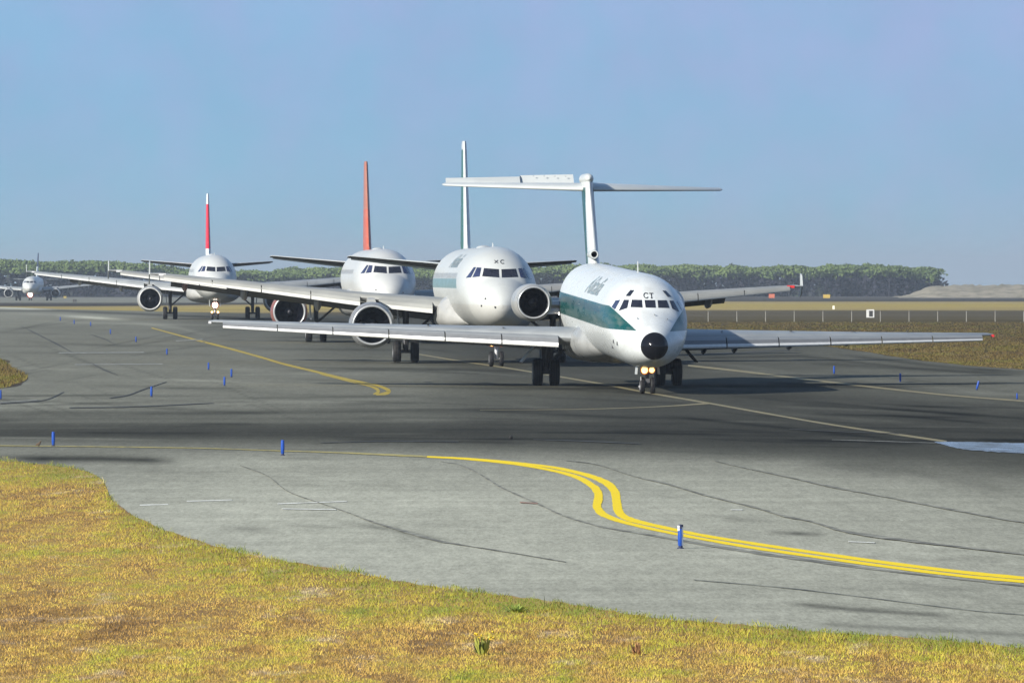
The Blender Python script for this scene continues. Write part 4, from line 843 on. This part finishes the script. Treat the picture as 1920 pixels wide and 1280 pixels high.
# ================================================================== the twin-engined low-wing family
FR = [(0, 2.97, 2.99, 0.0), (.04, 2.78, 3.17, .19), (.12, 2.64, 3.32, .35), (.3, 2.44, 3.56, .60), (.7, 2.21, 3.87, .93), (1.2, 2.05, 4.13, 1.20), (1.7, 1.95, 4.32, 1.39), (2.1, 1.90, 4.47, 1.51), (2.6, 1.85, 4.90, 1.62), (3.2, 1.82, 5.26, 1.73), (4.2, 1.79, 5.62, 1.86), (5.4, 1.78, 5.83, 1.94), (7, 1.78, 5.92, 1.975)]
def family_stations(L): return FR + [(L - 14, 1.78, 5.92, 1.975), (L - 10, 2.15, 5.92, 1.9), (L - 6, 3.2, 5.86, 1.5), (L - 3, 4.1, 5.7, .95), (L - .9, 4.8, 5.5, .42), (L - .15, 5.05, 5.35, .16)]
def build_twin(label, X, Y, yaw, roll, L, main_y, skin, finmat, nac, lipm=None, letters=None, title=None, lights=None, fence=True, fairmat=None, lod=0, slatm=None, wingm=None):
    p = Plane('airliner', label, GRPQ, X, Y, yaw, roll, family_stations(L), zroll=2.0, main_y=main_y)
    p.fuselage(skin); f = p.fus; r0 = main_y - 4.95      # leading edge of the wing root
    wm = wingm or M['wing']
    def sym(name, q, mat, **k):
        p.patch(name, q, mat, f, **k); p.patch(name, [(-a, b) for a, b in (q[1], q[0], q[3], q[2])], mat, f, **k)
    sym('cockpit_window', [(-.78, 4.83), (-.06, 4.79), (-.06, 4.38), (-.88, 4.43)], M['glass'])
    sym('side_window', [(-1.10, 4.865), (-.90, 4.85), (-1.0, 4.415), (-1.34, 4.37)], M['glassb'])
    sym('side_window', [(-1.24, 4.87), (-1.14, 4.87), (-1.40, 4.37), (-1.62, 4.34)], M['glassb'])
    if letters: p.strokes('registration_letters', letters, .038, M['letter'], f)
    if title: p.title(*title[0], M['title'], -1); p.title(*title[0], M['title'], 1)
    mb = MB()
    for x_, z_ in ((-.80, 3.35), (-.98, 3.0), (-.35, 2.95), (.9, 3.2)):
        mb = MB(); h_ = p.hit(x_, z_, 0); mb.box((h_.x, h_.y - .03, h_.z), (.05, .1, .08)); p.mbx(mb, 'probe', M['strut'], f, smooth=False)
    mb = MB(); mb.add(*loft_strip([[(-.03, L * .22, 5.85), (.03, L * .22, 5.85), (.03, L * .22 + .45, 5.85), (-.03, L * .22 + .45, 5.85)], [(-.015, L * .22 + .2, 6.12), (.015, L * .22 + .2, 6.12), (.015, L * .22 + .42, 6.12), (-.015, L * .22 + .42, 6.12)]])); p.mbx(mb, 'antenna', M['white'], f)
    mb = MB(); mb.add(*loft_strip([[(.42 * k_ * math.cos(a), L * .4 + t_, 5.86 + .18 * k_ * max(0, math.sin(a))) for a in np.linspace(0, 2 * math.pi, 16, endpoint=False)] for t_, k_ in ((0, .1), (.3, .8), (.8, 1), (1.4, .7), (1.9, .1))])); p.mbx(mb, 'radome', M['white'], f)
    # belly fairing
    mb = MB(); secs = []
    for y, hw, zb, zt in ((r0 - 2.6, 1.2, 1.95, 2.5), (r0 - 1.8, 1.95, 1.72, 3.1), (r0 - .7, 2.35, 1.55, 3.55), (r0 + 1, 2.5, 1.48, 3.6), (r0 + 5.5, 2.35, 1.48, 3.1), (r0 + 8.5, 1.8, 1.65, 2.6), (r0 + 10, 1.2, 1.95, 2.2)):
        secs.append([(hw * abs(math.cos(a)) ** .7 * (1 if math.cos(a) > 0 else -1), y, (zb + zt) / 2 + (zt - zb) / 2 * abs(math.sin(a)) ** .8 * (1 if math.sin(a) > 0 else -1)) for a in np.linspace(0, 2 * math.pi, 24, endpoint=False)])
    mb.add(*loft_strip(secs)); p.mbx(mb, 'belly_fairing', M['fair'], f)
    for sd in (-1, 1):
        tz = 4.22
        secs = [(1.2 * sd, r0 - .3, 2.78, 7.6, .13, 2), (1.95 * sd, r0, 2.84, 7.0, .13, 2), (6.4 * sd, r0 + 2.45, 3.27, 3.9, .12, 1.2), (11.5 * sd, r0 + 5.15, 3.76, 2.65, .11, .5), (16.6 * sd, r0 + 7.9, tz, 1.5, .10, 0), (17.0 * sd, r0 + 8.3, tz + .02, 1.1, .07, 0)]
        w_ = p.foil('wing', secs, wm, p.root, under=M['underw_shade'])
        sm = slatm or wm
        p.slat([(2.62 * sd, r0 - .1, 2.77, .8, .55), (5.35 * sd, r0 + 1.45, 2.98, .72, .50)], sm, w_, lipseg=(4,))
        p.slat([(6.25 * sd, r0 + 1.95, 3.05, .7, .50), (11 * sd, r0 + 4.5, 3.56, .56, .40), (16.3 * sd, r0 + 7.4, 4.09, .38, .24)], sm, w_, nseg=4, lipseg=(4,))
        mb = MB(); te0 = r0 + 6.2
        mb.add(*loft_strip([[(x, y, z + .03), (x, y + c, z - .42), (x, y + c, z - .46), (x, y, z - .2)] for x, y, z, c in ((2.1 * sd, te0 + .3, 2.55, 1.5), (6.3 * sd, te0 + .2, 3.0, 1.2), (13 * sd, te0 + 2.2, 3.75, .8))])); p.mbx(mb, 'flap', M['flap_shade'], w_, smooth=False, sharp=None)
        for x_, hh_ in ((8.3, .95), (12.1, .78)):
            mb = MB(); yy = r0 + x_ * .53 + .4; z_ = 3.24 + (x_ - 6.4) * .092
            ring_ = lambda t, rr: [(x_ * sd + .2 * rr * math.cos(a), yy + t * 3.4, z_ - hh_ * .45 * (.4 + .6 * rr) + hh_ * .55 * rr * math.sin(a)) for a in np.linspace(0, 6.28, 12, endpoint=False)]
            mb.add(*loft_strip([ring_(t, rr) for t, rr in ((0, .05), (.12, .5), (.35, .95), (.7, 1.0), (.92, .6), (1.0, .08))])); p.mbx(mb, 'flap_fairing', fairmat or M['hub'], w_)
        if fence:
            mb = MB(); mb.add(*loft_strip([[(17.02 * sd + o_, y, z) for y, z in ((r0 + 8.5, tz), (r0 + 9.1, tz + .62), (r0 + 9.75, tz + .70), (r0 + 9.5, tz), (r0 + 9.7, tz - .52), (r0 + 9.2, tz - .42))] for o_ in (-.03, .03)])); p.mbx(mb, 'winglet', M['white'], w_, smooth=False, sharp=None)
        mb = MB(); mb.box((16.75 * sd - .4 * sd, r0 + 7.9, tz + .0), (.38, .3, .13)); p.mbx(mb, 'nav_light', M['red'] if sd > 0 else M['navg'], w_)
        e = p.engine(sd, 5.75 * sd, main_y - 6.6, 1.86, 1.04, .90, 1.18, 3.1, 1.3, nac, lipmat=lipm, nb=30)
        mb = MB(); ye = main_y - 6.6
        mb.add(*loft_strip([[(5.75 * sd + dx * k_, y, z) for dx, y, z in ((-.22, ye + .9, 2.95), (.22, ye + .9, 2.95), (.24, ye + 4.6, 2.6), (-.24, ye + 4.6, 2.6))] if k_ == 1 else [(5.75 * sd + dx * .75, y, z) for dx, y, z in ((-.22, ye + 2.2, 3.25), (.22, ye + 2.2, 3.25), (.24, ye + 5.6, 3.15), (-.24, ye + 5.6, 3.15))] for k_ in (1, 2)])); p.mbx(mb, 'pylon', M['nacelle'], e)
        # main gear
        x0 = 3.795 * sd
        mb = MB(); mb.tube((x0, main_y, .58), (x0, main_y - .05, 2.85), .13, .18); mb.tube((x0 - .6, main_y, .58), (x0 + .6, main_y, .58), .09); mb.tube((x0, main_y, 1.2), (x0 - 1.45 * sd, main_y, 2.45), .07); mb.tube((x0, main_y - .1, 1.75), (x0, main_y - 1.5, 2.7), .06)
        mb.box((x0, main_y + .2, 1.0), (.3, .12, .55)); mb.tube((x0 - .05, main_y - .16, .9), (x0 - .05, main_y - .16, 2.1), .04)
        mg = p.mbx(mb, 'main_gear', M['strut'], p.root, ground=True)
        for dx in (-.46, .46): p.wheel(mg, x0 + dx, main_y, .585, .42)
        mb = MB(); mb.box((x0 + .38 * sd, main_y, 2.1), (.05, 1.3, 1.3), rot=Vector((0, 0, 1)).rotation_difference(Vector((.06 * sd, 0, 1))).to_matrix()); p.mbx(mb, 'gear_door', M['hub'], p.root, ground=True, smooth=False)
    # tail
    p.foil('tail_fin', [(-.5, L - 10.6, 5.9, 8.4, .045, 0), (-.15, L - 8.9, 5.9, 6.9, .062, 0), (.3, L - 8.0, 5.9, 6.1, .08, 0), (5.6, L - 3.1, 5.9, 2.6, .10, 0), (5.86, L - 2.9, 5.9, 2.3, .09, 0)], finmat, p.root, vertical=True)
    for sd in (-1, 1):
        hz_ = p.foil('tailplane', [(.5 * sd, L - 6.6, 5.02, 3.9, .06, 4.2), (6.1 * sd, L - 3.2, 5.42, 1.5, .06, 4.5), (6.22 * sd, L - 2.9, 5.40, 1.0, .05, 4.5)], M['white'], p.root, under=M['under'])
        mb = MB(); mb.add(*loft_strip([[(x * sd, y, z), (x * sd, y + c, z - .02), (x * sd, y + c, z - .05), (x * sd, y, z - .1)] for x, y, z, c in ((.9, L - 2.95, 4.80, .5), (6.0, L - 1.85, 5.32, .3))])); p.mbx(mb, 'elevator', M['white'], hz_, smooth=False)
    ngy = 5.07
    mb = MB(); mb.tube((0, ngy, .38), (0, ngy + .1, 1.9), .08, .11); mb.tube((-.3, ngy, .38), (.3, ngy, .38), .06); mb.tube((0, ngy, .9), (0, ngy - 1.1, 1.8), .05); mb.box((0, ngy - .1, 1.12), (.5, .1, .12))
    ng = p.mbx(mb, 'nose_gear', M['strutl'], p.root, ground=True)
    for dx in (-.25, .25): p.wheel(ng, dx, ngy, .38, .22)
    for sd in (-1, 1): mb = MB(); mb.box((.5 * sd, ngy - .2, 1.55), (.03, 1.5, .6)); p.mbx(mb, 'nose_gear_door', M['white'], p.root, ground=True, smooth=False)
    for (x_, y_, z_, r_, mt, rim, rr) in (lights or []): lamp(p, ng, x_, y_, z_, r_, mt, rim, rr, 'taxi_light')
    return p

def fin_green(L): return paint('white_edged_green_fin', (.48, .50, .49), band=(5.2, 11.3, 0), bandcol=(0.02, .10, .07), wedge=(L - 8.35, L - 3.1), rough=.3)
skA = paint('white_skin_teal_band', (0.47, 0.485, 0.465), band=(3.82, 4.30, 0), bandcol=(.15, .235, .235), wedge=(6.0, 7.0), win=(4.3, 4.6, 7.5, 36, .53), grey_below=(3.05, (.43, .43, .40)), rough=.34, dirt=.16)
L1 = 44.51
cc = [(.14 + .10 * math.cos(a), 5.155 + .085 * math.sin(a)) for a in np.linspace(0.75, 5.5, 14)]
pA = build_twin('white twin-jet airliner with XC above the cockpit, directly behind the T-tail jet', -.50, 371, R(3.1), R(1.1), L1, 21.97, skA, fin_green(L1), M['nacsil'],
    letters=[[(-.26, 5.23), (-.08, 5.08)], [(-.08, 5.23), (-.26, 5.08)], cc], title=(('Alitalia', 11, 20, 4.85, 5.55),), wingm=simple('wing_warm_grey', (.29, .29, .265), .45, var=.15, scale=.8),
    lights=[(-.24, 4.75, 1.12, .11, M['lamp'], M['flareo'], 1.3), (.22, 4.75, 1.12, .11, M['lamp'], M['flareo'], 1.3)])
lamp(pA, pA.fus, 3.85, 17.2, 2.62, .07, M['lampw'], None, 1, 'landing_light', ground=False)
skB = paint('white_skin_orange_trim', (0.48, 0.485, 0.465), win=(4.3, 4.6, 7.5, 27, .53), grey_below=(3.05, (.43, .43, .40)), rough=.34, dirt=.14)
finB = paint('orange_fin', (.42, .10, .06), band=(8.6, 12.5, 0), bandcol=(.34, .13, .09), wedge=None, rough=.4, dirt=.3)
build_twin('white twin-jet airliner with an orange fin and reddish engine cowls, third of the queue', -7.62, 471, R(4.0), R(1.1), 33.84, 16.11, skB, finB, M['cowlred'], fairmat=M['cowlred'], wingm=simple('wing_pale_grey', (.28, .28, .26), .45, var=.15, scale=.8))
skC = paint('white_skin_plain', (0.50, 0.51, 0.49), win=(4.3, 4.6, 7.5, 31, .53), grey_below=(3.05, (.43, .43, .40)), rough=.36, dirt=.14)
finC = paint('red_fin_white_ends', WHITE, band=(6.55, 10.75, 0), bandcol=(.62, .02, .04), wedge=None, rough=.35)
build_twin('white twin-jet airliner with a white-tipped red fin and bright lit nose lamp', -26.55, 684, R(3.7), R(.5), 37.57, 17.71, skC, finC, M['nacelle'], lipm=simple('white_lip', (.52, .52, .50), .35),
    lights=[(0, 4.6, 1.36, .25, M['lampw'], M['flarer'], 1.32), (-.27, 4.7, .72, .10, M['lamp'], M['flareo'], 1.3), (.27, 4.7, .72, .10, M['lamp'], M['flareo'], 1.3)])  # main lens enlarged to stand in for the lamp's bloom
finD = paint('pale_fin_dark_top', (.55, .60, .62), band=(8.4, 12.5, 0), bandcol=(.05, .07, .13), wedge=None, rough=.4)
build_twin('distant tiny white twin-jet airliner with dark-topped fin, last in the queue', -117.4, 1851, R(-.1), R(0), 37.57, 17.71, skC, finD, M['nacelle'], lights=[(0, 4.6, 1.55, .55, M['lampw'], M['flarer'], 1.45)])  # lens drawn oversized to carry the lamp's bloom

# ------------------------------------------------------------------ TAXIWAY EDGE MARKERS
MB_BLUE = simple('marker_blue', (0.008, 0.06, 0.33), 0.35, var=0.15, scale=20)
MB_DK = simple('marker_base', (0.015, 0.02, 0.06), 0.6); MB_WH = simple('marker_white_band', (0.75, 0.77, 0.8), 0.4)
def make_marker(cap):
    root = bpy.data.objects.new('taxiway_marker', None); link(root)
    mb = MB(); mb.lathe([(.04, .034), (.06, .042), (.20, .047), (.34, .044), (.39, .041), (.395, .0)], axis='z', n=16); mb.build('post', MB_BLUE, root)
    mb = MB(); mb.lathe([(0, .060), (.012, .058), (.02, .036), (.06, .034), (.09, .0435)], axis='z', n=16, capa=True); mb.build('base', MB_DK, root)
    if cap:
        mb = MB(); mb.lathe([(.33, .0465), (.40, .044), (.405, .0)], axis='z', n=16); mb.build('cap', MB_DK, root)
        mb = MB(); mb.add([(-.049, -.01, .30), (-.02, -.047, .30), (-.02, -.047, .385), (-.049, -.01, .385)], [(0, 1, 2, 3)]); mb.add([(.02, -.0475, .05), (.045, -.018, .05), (.045, -.018, .36), (.02, -.0475, .36)], [(0, 1, 2, 3)]); mb.build('reflector', MB_WH, root, smooth=False, sharp=None)
    return root
GM = 'blue taxiway edge markers'
mk0 = make_marker(True); mk1 = make_marker(False)
spots = [(1276, 1030, 'tall blue marker post with dark cap beside the double yellow line', 1, 0), (530, 855, 'blue marker post alone on the light asphalt left of the yellow line start', 1, 0), (100, 838, 'blue marker post nearest the bird, just above the grass corner', 1, 0),
 (284, 745, 'blue marker post at the front of the left apron, below the white lines', 1, 0), (421, 724, 'lower blue marker post of the close pair left of the worn yellow line', .95, 0), (434, 708, 'upper blue marker post of the close pair by the worn yellow line', .95, 0),
 (391, 694, 'blue marker post left of the close pair, near the right tip of the white lines', .9, 0), (313, 666, 'blue marker post right above the end of the upper white line', .9, 0), (255, 642, 'small blue marker post, fifth from the far end of the curving row', .9, 0),
 (207, 627, 'small blue marker post, fourth from the far end of the curving row', .9, 0), (170, 612, 'tiny blue marker post, third from the far end of the curving row', .9, 0), (139, 608, 'tiny blue marker post, second from the far end of the curving row', .9, 0), (113, 602, 'tiny blue marker post at the far end of the curving row', .9, 0),
 (1, 750, 'blue marker post cut by the left edge of the view', .9, 0),
 (1564, 702, 'blue marker post under the T-tail jet wing, nearest that jet', .95, 0), (1688, 717, 'blue marker post in the middle of the right-hand row', .95, 0), (1831, 732, 'leaning blue marker post near the crossing of crack and pale line', .95, 14), (1907, 750, 'short dark marker post on the pale line at the right edge', .6, 0)]
for k, (px, py, lab, sc_, tilt) in enumerate(spots):
    if k == 0: o = mk0
    elif k == 1: o = mk1
    else:
        o = mk1.copy(); COL.objects.link(o)
        for ch in list(mk1.children):
            c = ch.copy(); COL.objects.link(c); c.parent = o
    x, y = gp(px, py); o.location = (float(x), float(y), float(G(y)) + .021); o.scale = (sc_,) * 3; o.rotation_euler = (0, R(tilt), 0)
    tag(o, lab, 'marker post', GM)

# ------------------------------------------------------------------ bird, stone
def bird():
    x, y = gp(73, 841); mb = MB()
    me = bpy.data.meshes.new('bird'); bm = bmesh.new()
    P = [(-.10, 0, .075), (-.05, 0, .095), (0, 0, .11), (.035, 0, .145), (.048, 0, .175), (.075, 0, .178), (0.0, -.012, .06), (.003, -.012, .004), (0.0, .012, .06), (.003, .012, .004)]
    vs = [bm.verts.new(q_) for q_ in P]
    for a, b in ((0, 1), (1, 2), (2, 3), (3, 4), (4, 5), (2, 6), (6, 7), (2, 8), (8, 9)): bm.edges.new((vs[a], vs[b]))
    bm.to_mesh(me); bm.free(); o = bpy.data.objects.new('bird', me); link(o); me.materials.append(simple('brown_feathers', (.075, .05, .03), .8, var=.4, scale=30))
    md = o.modifiers.new('skin', 'SKIN'); rr = [.012, .032, .040, .026, .022, .004, .006, .004, .006, .004]
    for v_, r_ in zip(me.skin_vertices[0].data, rr): v_.radius = (r_, r_)
    me.skin_vertices[0].data[2].use_root = True
    o.modifiers.new('sub', 'SUBSURF').levels = 1; o.modifiers['sub'].render_levels = 1
    o.location = (float(x), float(y), float(G(y)) + .021); o.rotation_euler = (0, 0, R(-20))
    tag(o, 'small brown bird standing on the asphalt left of a blue marker', 'bird')
bird()
x, y = gp(958, 824); bm = bmesh.new(); bmesh.ops.create_icosphere(bm, subdivisions=2, radius=.055)
for v_ in bm.verts: v_.co *= 1 + random.uniform(-.18, .18); v_.co.z *= .85
me = bpy.data.meshes.new('stone'); bm.to_mesh(me); bm.free(); me.materials.append(simple('dark_stone', (.02, .02, .02), .9)); so = link(bpy.data.objects.new('stone', me)); so.location = (float(x), float(y), .065)
tag(so, 'small black lump lying on the dark asphalt in the middle', 'stone')

# ------------------------------------------------------------------ FAR FIELD: fence, signs, boxes
MPOST = simple('pale_fence_post', (.22, .21, .18), .8); MWIRE = simple('fence_wire', (.14, .13, .11), .6)
fr = bpy.data.objects.new('wire_fence', None); link(fr); x0, y0 = gp(1600, 603); fr.location = (float(x0), float(y0), float(G(y0)))
pts = []
for k in range(-2, 16):
    x, y = gp(1328 + 53.8 * k, 603); pts.append((float(x) - fr.location.x, float(y) - fr.location.y))
for (x, y) in pts:
    mb = MB(); mb.tube((x, y, 0), (x, y, .92), .045, .04, 8); mb.tube((x, y, .9), (x + .0, y - .12, 1.0), .03, .03, 6); mb.build('fence_post', MPOST, fr)
for z_ in (.28, .55, .85):
    mb = MB()
    for a, b in zip(pts, pts[1:]): mb.tube((a[0], a[1], z_), (b[0], b[1], z_), .004, None, 4)
    mb.build('wire', MWIRE, fr)
tag(fr, 'low wire fence of pale posts crossing the brown field at right', 'fence')
def signbox(name, px, py, wpx, hpx, col, label, cat, feet=True, depth=.4, dark=None, group=None):
    x, y = gp(px, py); x = float(x); y = float(y); s = F / y; w_, h_ = wpx / s, hpx / s
    root = bpy.data.objects.new(name, None); link(root); root.location = (x, y, float(G(y))); leg = .15 * h_ if feet else .02
    mb = MB(); mb.box((0, 0, leg + (h_ - leg) / 2), (w_, depth, h_ - leg)); pn = mb.build('panel', simple(name + '_face', col, .7, var=.15), root, smooth=False)
    bm = bmesh.new(); bm.from_mesh(pn.data); bmesh.ops.bevel(bm, geom=bm.edges[:], offset=min(w_, h_, depth) * .06, segments=2, affect='EDGES'); bm.to_mesh(pn.data); bm.free()
    if dark:
        mb = MB(); mb.box((w_ * .05, -depth / 2 - .01, leg + (h_ - leg) / 2), (w_ * .45, .02, (h_ - leg) * .7)); mb.build('opening', simple(name + '_dark', (.03, .03, .03), .7), root, smooth=False)
    if feet:
        for sx in (-.35, .35): mb = MB(); mb.tube((sx * w_, 0, 0), (sx * w_, 0, leg + .02), w_ * .04 + .01); mb.build('leg', M['strut'], root)
    tag(root, label, cat, group)
signbox('cabinet', 1632, 596, 15, 16, (.55, .55, .52), 'pale grey cabinet with a dark opening beside the wire fence', 'cabinet', False, .5, True)
signbox('airfield_sign', 1447, 560, 11, 9, (.50, .13, .06), 'red square airfield sign on the far grass', 'sign')
signbox('airfield_sign', 1550, 560, 13, 8, (.48, .33, .05), 'yellow airfield sign on the far grass', 'sign')
signbox('marker_board', 1563, 581, 4, 8, (.8, .78, .6), 'small white board on the straw strip', 'board')
for px, py, wd, hh_, lab in ((1537, 551, 4, 6, 'small white airfield box left of the yellow sign, in front of the pines'), (1608, 552, 3, 5, 'small white airfield box right of the yellow sign'), (1588, 550, 3, 4, 'smallest white airfield box, behind the yellow sign')):
    signbox('light_unit', px, py, wd, hh_, (.7, .7, .66), lab, 'airfield box', True, .4, group='white boxes on the far field')
signbox('airfield_sign', 140, 567, 7, 6, (.05, .05, .045), 'dark squat airfield sign right of the far airliner', 'sign')
signbox('airfield_sign', 122, 560, 6, 5, (.30, .24, .06), 'dull yellow airfield sign behind the far airliner', 'sign')
signbox('barrier', 168, 553, 18, 4, (.05, .05, .055), 'long low dark barrier on the far field at left', 'barrier')
for k, (px, wd) in enumerate(((1712, 16), (1728, 10), (1745, 12))):
    signbox('shed', px, 547, wd, [11, 8, 7][k], (.62, .64, .66), ['largest pale shed at the end of the pine wood', 'small pale shed between two others at the end of the wood', 'flat pale shed nearest the sandy mound'][k], 'shed', False, 3.0, group='pale sheds at the wood end')

# ------------------------------------------------------------------ PINE WOOD (a far mass) and mound
def wood():
    tops = np.array([(-900, 492), (-100, 489), (15, 485), (45, 486), (80, 488), (140, 488), (190, 486), (230, 489), (280, 494), (350, 500), (440, 503), (500, 508), (520, 508), (545, 502), (600, 500), (650, 503), (760, 500), (1000, 498), (1080, 497), (1150, 495), (1200, 493), (1260, 497), (1330, 497), (1400, 496), (1450, 497), (1500, 498), (1560, 494), (1610, 495), (1660, 498), (1720, 499), (1745, 502), (1762, 508), (1772, 520)], float)
    V = []; Fc = []; C = []; TV = MB(); nq = 0
    rr = random.Random(5)
    allV = []; allR = []
    D0 = 2600.0
    x = -900.0; crowns = []
    for row in range(4):
        px = -900 + row * 9.0
        while px < 1764:
            D = D0 + row * 26 + rr.uniform(-8, 8); s = F / D
            tp = np.interp(px, tops[:, 0], tops[:, 1]) + rr.uniform(-1.5, 3.5) + (2.5 if row < 2 else 0) 
            ztop = CAMZ + (515 - tp) / s; gz = float(G(D)); rad = rr.choice((3.6, 5, 6.5, 8.5)) * rr.uniform(.85, 1.15); ztop += rr.uniform(-1.2, .4)
            if px > 1735: rad = 3.2
            crowns.append(((px - 960) / s, D, gz, ztop, rad)); px += rad * 1.45 * s * rr.uniform(.7, 1.15) * .9
    for (cx, cy, gz, zt, rad) in crowns:
        hh_ = (zt - gz); th = rr.uniform(.30, .42) * hh_; zc = zt - th / 2
        n = int(300 * (rad / 5) ** 1.5)
        u = rng.normal(size=(n, 3)); u /= np.linalg.norm(u, axis=1)[:, None]; u[:, 2] = np.where(u[:, 2] < -.25, -u[:, 2], u[:, 2])
        rad_ = rng.uniform(.72, 1.03, n)[:, None]; lump = 1 + .18 * np.sin(u[:, :1] * 5 + cx) * np.sin(u[:, 2:] * 6 + cy)
        P = np.array([cx, cy, zc]) + u * rad_ * lump * np.array([rad, rad, th / 2])
        # small leaf clumps as tilted triangles
        a = rng.normal(size=(n, 3)); a /= np.linalg.norm(a, axis=1)[:, None]; b = np.cross(a, u + rng.normal(size=(n, 3)) * .5); b /= np.linalg.norm(b, axis=1)[:, None] + 1e-6
        sz = rng.uniform(.3, .7, n)[:, None]
        T_ = np.stack([P + a * sz, P - a * sz * .5 + b * sz * .8, P - a * sz * .5 - b * sz * .8, ], 1)
        allV.append(T_.reshape(-1, 3)); allR.append(np.repeat(rng.random(n) * .6 + rr.random() * .4, 3))
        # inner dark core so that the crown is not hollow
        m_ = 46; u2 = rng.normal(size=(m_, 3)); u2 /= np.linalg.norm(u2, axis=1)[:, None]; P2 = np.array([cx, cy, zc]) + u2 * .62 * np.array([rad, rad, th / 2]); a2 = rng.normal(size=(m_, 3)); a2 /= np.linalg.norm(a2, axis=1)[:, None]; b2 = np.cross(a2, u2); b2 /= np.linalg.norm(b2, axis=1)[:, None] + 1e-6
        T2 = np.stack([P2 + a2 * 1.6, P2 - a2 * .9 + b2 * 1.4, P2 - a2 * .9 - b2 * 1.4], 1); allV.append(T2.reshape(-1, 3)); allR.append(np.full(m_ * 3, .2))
        # understorey and trunk, the shade under the crowns put into their colour
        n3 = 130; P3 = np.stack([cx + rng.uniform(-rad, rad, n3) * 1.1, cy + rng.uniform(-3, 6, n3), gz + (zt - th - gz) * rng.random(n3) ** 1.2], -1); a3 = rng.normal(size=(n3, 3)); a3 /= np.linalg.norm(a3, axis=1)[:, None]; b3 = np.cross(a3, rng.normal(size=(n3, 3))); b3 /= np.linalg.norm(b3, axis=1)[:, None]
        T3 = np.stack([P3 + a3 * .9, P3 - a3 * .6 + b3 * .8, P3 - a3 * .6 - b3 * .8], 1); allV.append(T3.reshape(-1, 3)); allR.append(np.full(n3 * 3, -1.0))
        TV.tube((cx, cy, gz), (cx + rr.uniform(-.6, .6), cy, zt - th * .5), .35, .2, 6)
        for q_ in range(3): 
            a_ = rr.uniform(0, 6.28); TV.tube((cx, cy, zt - th * 1.1), (cx + math.cos(a_) * rad * .6, cy + math.sin(a_) * rad * .6, zt - th * .5), .14, .06, 4)
    VV = np.concatenate(allV); RR = np.concatenate(allR); nV = len(VV); FF = np.arange(nV).reshape(-1, 3)
    base = nV; Tv = np.array(TV.v); VV = np.vstack([VV, Tv]); RR = np.concatenate([RR, np.full(len(Tv), -1.6)])
    faces = FF.tolist() + [[i_ + base for i_ in f_] for f_ in TV.f]
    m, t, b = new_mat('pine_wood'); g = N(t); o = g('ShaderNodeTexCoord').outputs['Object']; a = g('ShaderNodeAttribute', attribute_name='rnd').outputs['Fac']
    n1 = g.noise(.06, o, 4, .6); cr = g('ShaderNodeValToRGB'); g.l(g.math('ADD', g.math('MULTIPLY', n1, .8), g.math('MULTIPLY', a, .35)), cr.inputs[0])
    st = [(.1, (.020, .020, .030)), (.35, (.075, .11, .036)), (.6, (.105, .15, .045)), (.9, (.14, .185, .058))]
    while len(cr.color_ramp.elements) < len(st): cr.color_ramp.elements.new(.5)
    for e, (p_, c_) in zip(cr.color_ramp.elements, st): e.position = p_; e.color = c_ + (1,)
    g.l(cr.outputs[0], b.inputs['Base Color']); b.inputs['Roughness'].default_value = .8; b.inputs['Specular IOR Level'].default_value = .15
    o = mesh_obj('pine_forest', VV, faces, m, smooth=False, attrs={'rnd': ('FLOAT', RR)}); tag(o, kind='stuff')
wood()
def mound():
    prof = np.array([(1690, 556), (1725, 551), (1745, 541), (1760, 536), (1780, 535), (1830, 534), (1900, 534), (2000, 532), (2300, 533), (2800, 537)], float)
    V = []; D0 = 2300.0; n = 160; rows_ = [(0, 0), (.18, .45), (.4, .85), (.6, 1.0), (1.0, .9), (1.6, .3), (2.2, 0)]
    for k in range(n):
        px = 1690 + (2800 - 1690) * k / (n - 1); tp = np.interp(px, prof[:, 0], prof[:, 1]) + random.uniform(-.7, .7)
        for (d, hh_) in rows_:
            D = D0 + d * 60; s = F / D; zt = CAMZ + (515 - tp) / s; g0 = float(G(D)) - .3; V.append(((px - 960) / (F / D0), D, g0 + max(0, zt - g0) * hh_ * (1 + random.uniform(-.06, .06))))
    m_ = len(rows_); Fc = [(k * m_ + j, (k + 1) * m_ + j, (k + 1) * m_ + j + 1, k * m_ + j + 1) for k in range(n - 1) for j in range(m_ - 1)]
    m, t, b = new_mat('sandy_scrub'); g = N(t); o = g('ShaderNodeTexCoord').outputs['Object']; c = g.mix(g.rng(g.noise(.25, o, 5, .7), .4, .65), (.30, .26, .19), (.14, .13, .08)); g.l(c, b.inputs['Base Color']); b.inputs['Roughness'].default_value = .95
    tag(mesh_obj('hill', V, Fc, m), kind='structure')
mound()

# ------------------------------------------------------------------ HAZE: the air between here and the wood
mh = bpy.data.materials.new('haze'); mh.use_nodes = True; th_ = mh.node_tree; th_.nodes.clear(); oh = th_.nodes.new('ShaderNodeOutputMaterial'); vp = th_.nodes.new('ShaderNodeVolumePrincipled')
vp.inputs['Color'].default_value = (.74, .83, .92, 1); vp.inputs['Density'].default_value = 0.00011; vp.inputs['Anisotropy'].default_value = 0.2
th_.links.new(vp.outputs[0], oh.inputs['Volume'])
mb = MB(); mb.box((0, 7700, 15), (40000, 17000, 50)); hz = mb.build('haze', mh, smooth=False, sharp=None); tag(hz, kind='stuff')
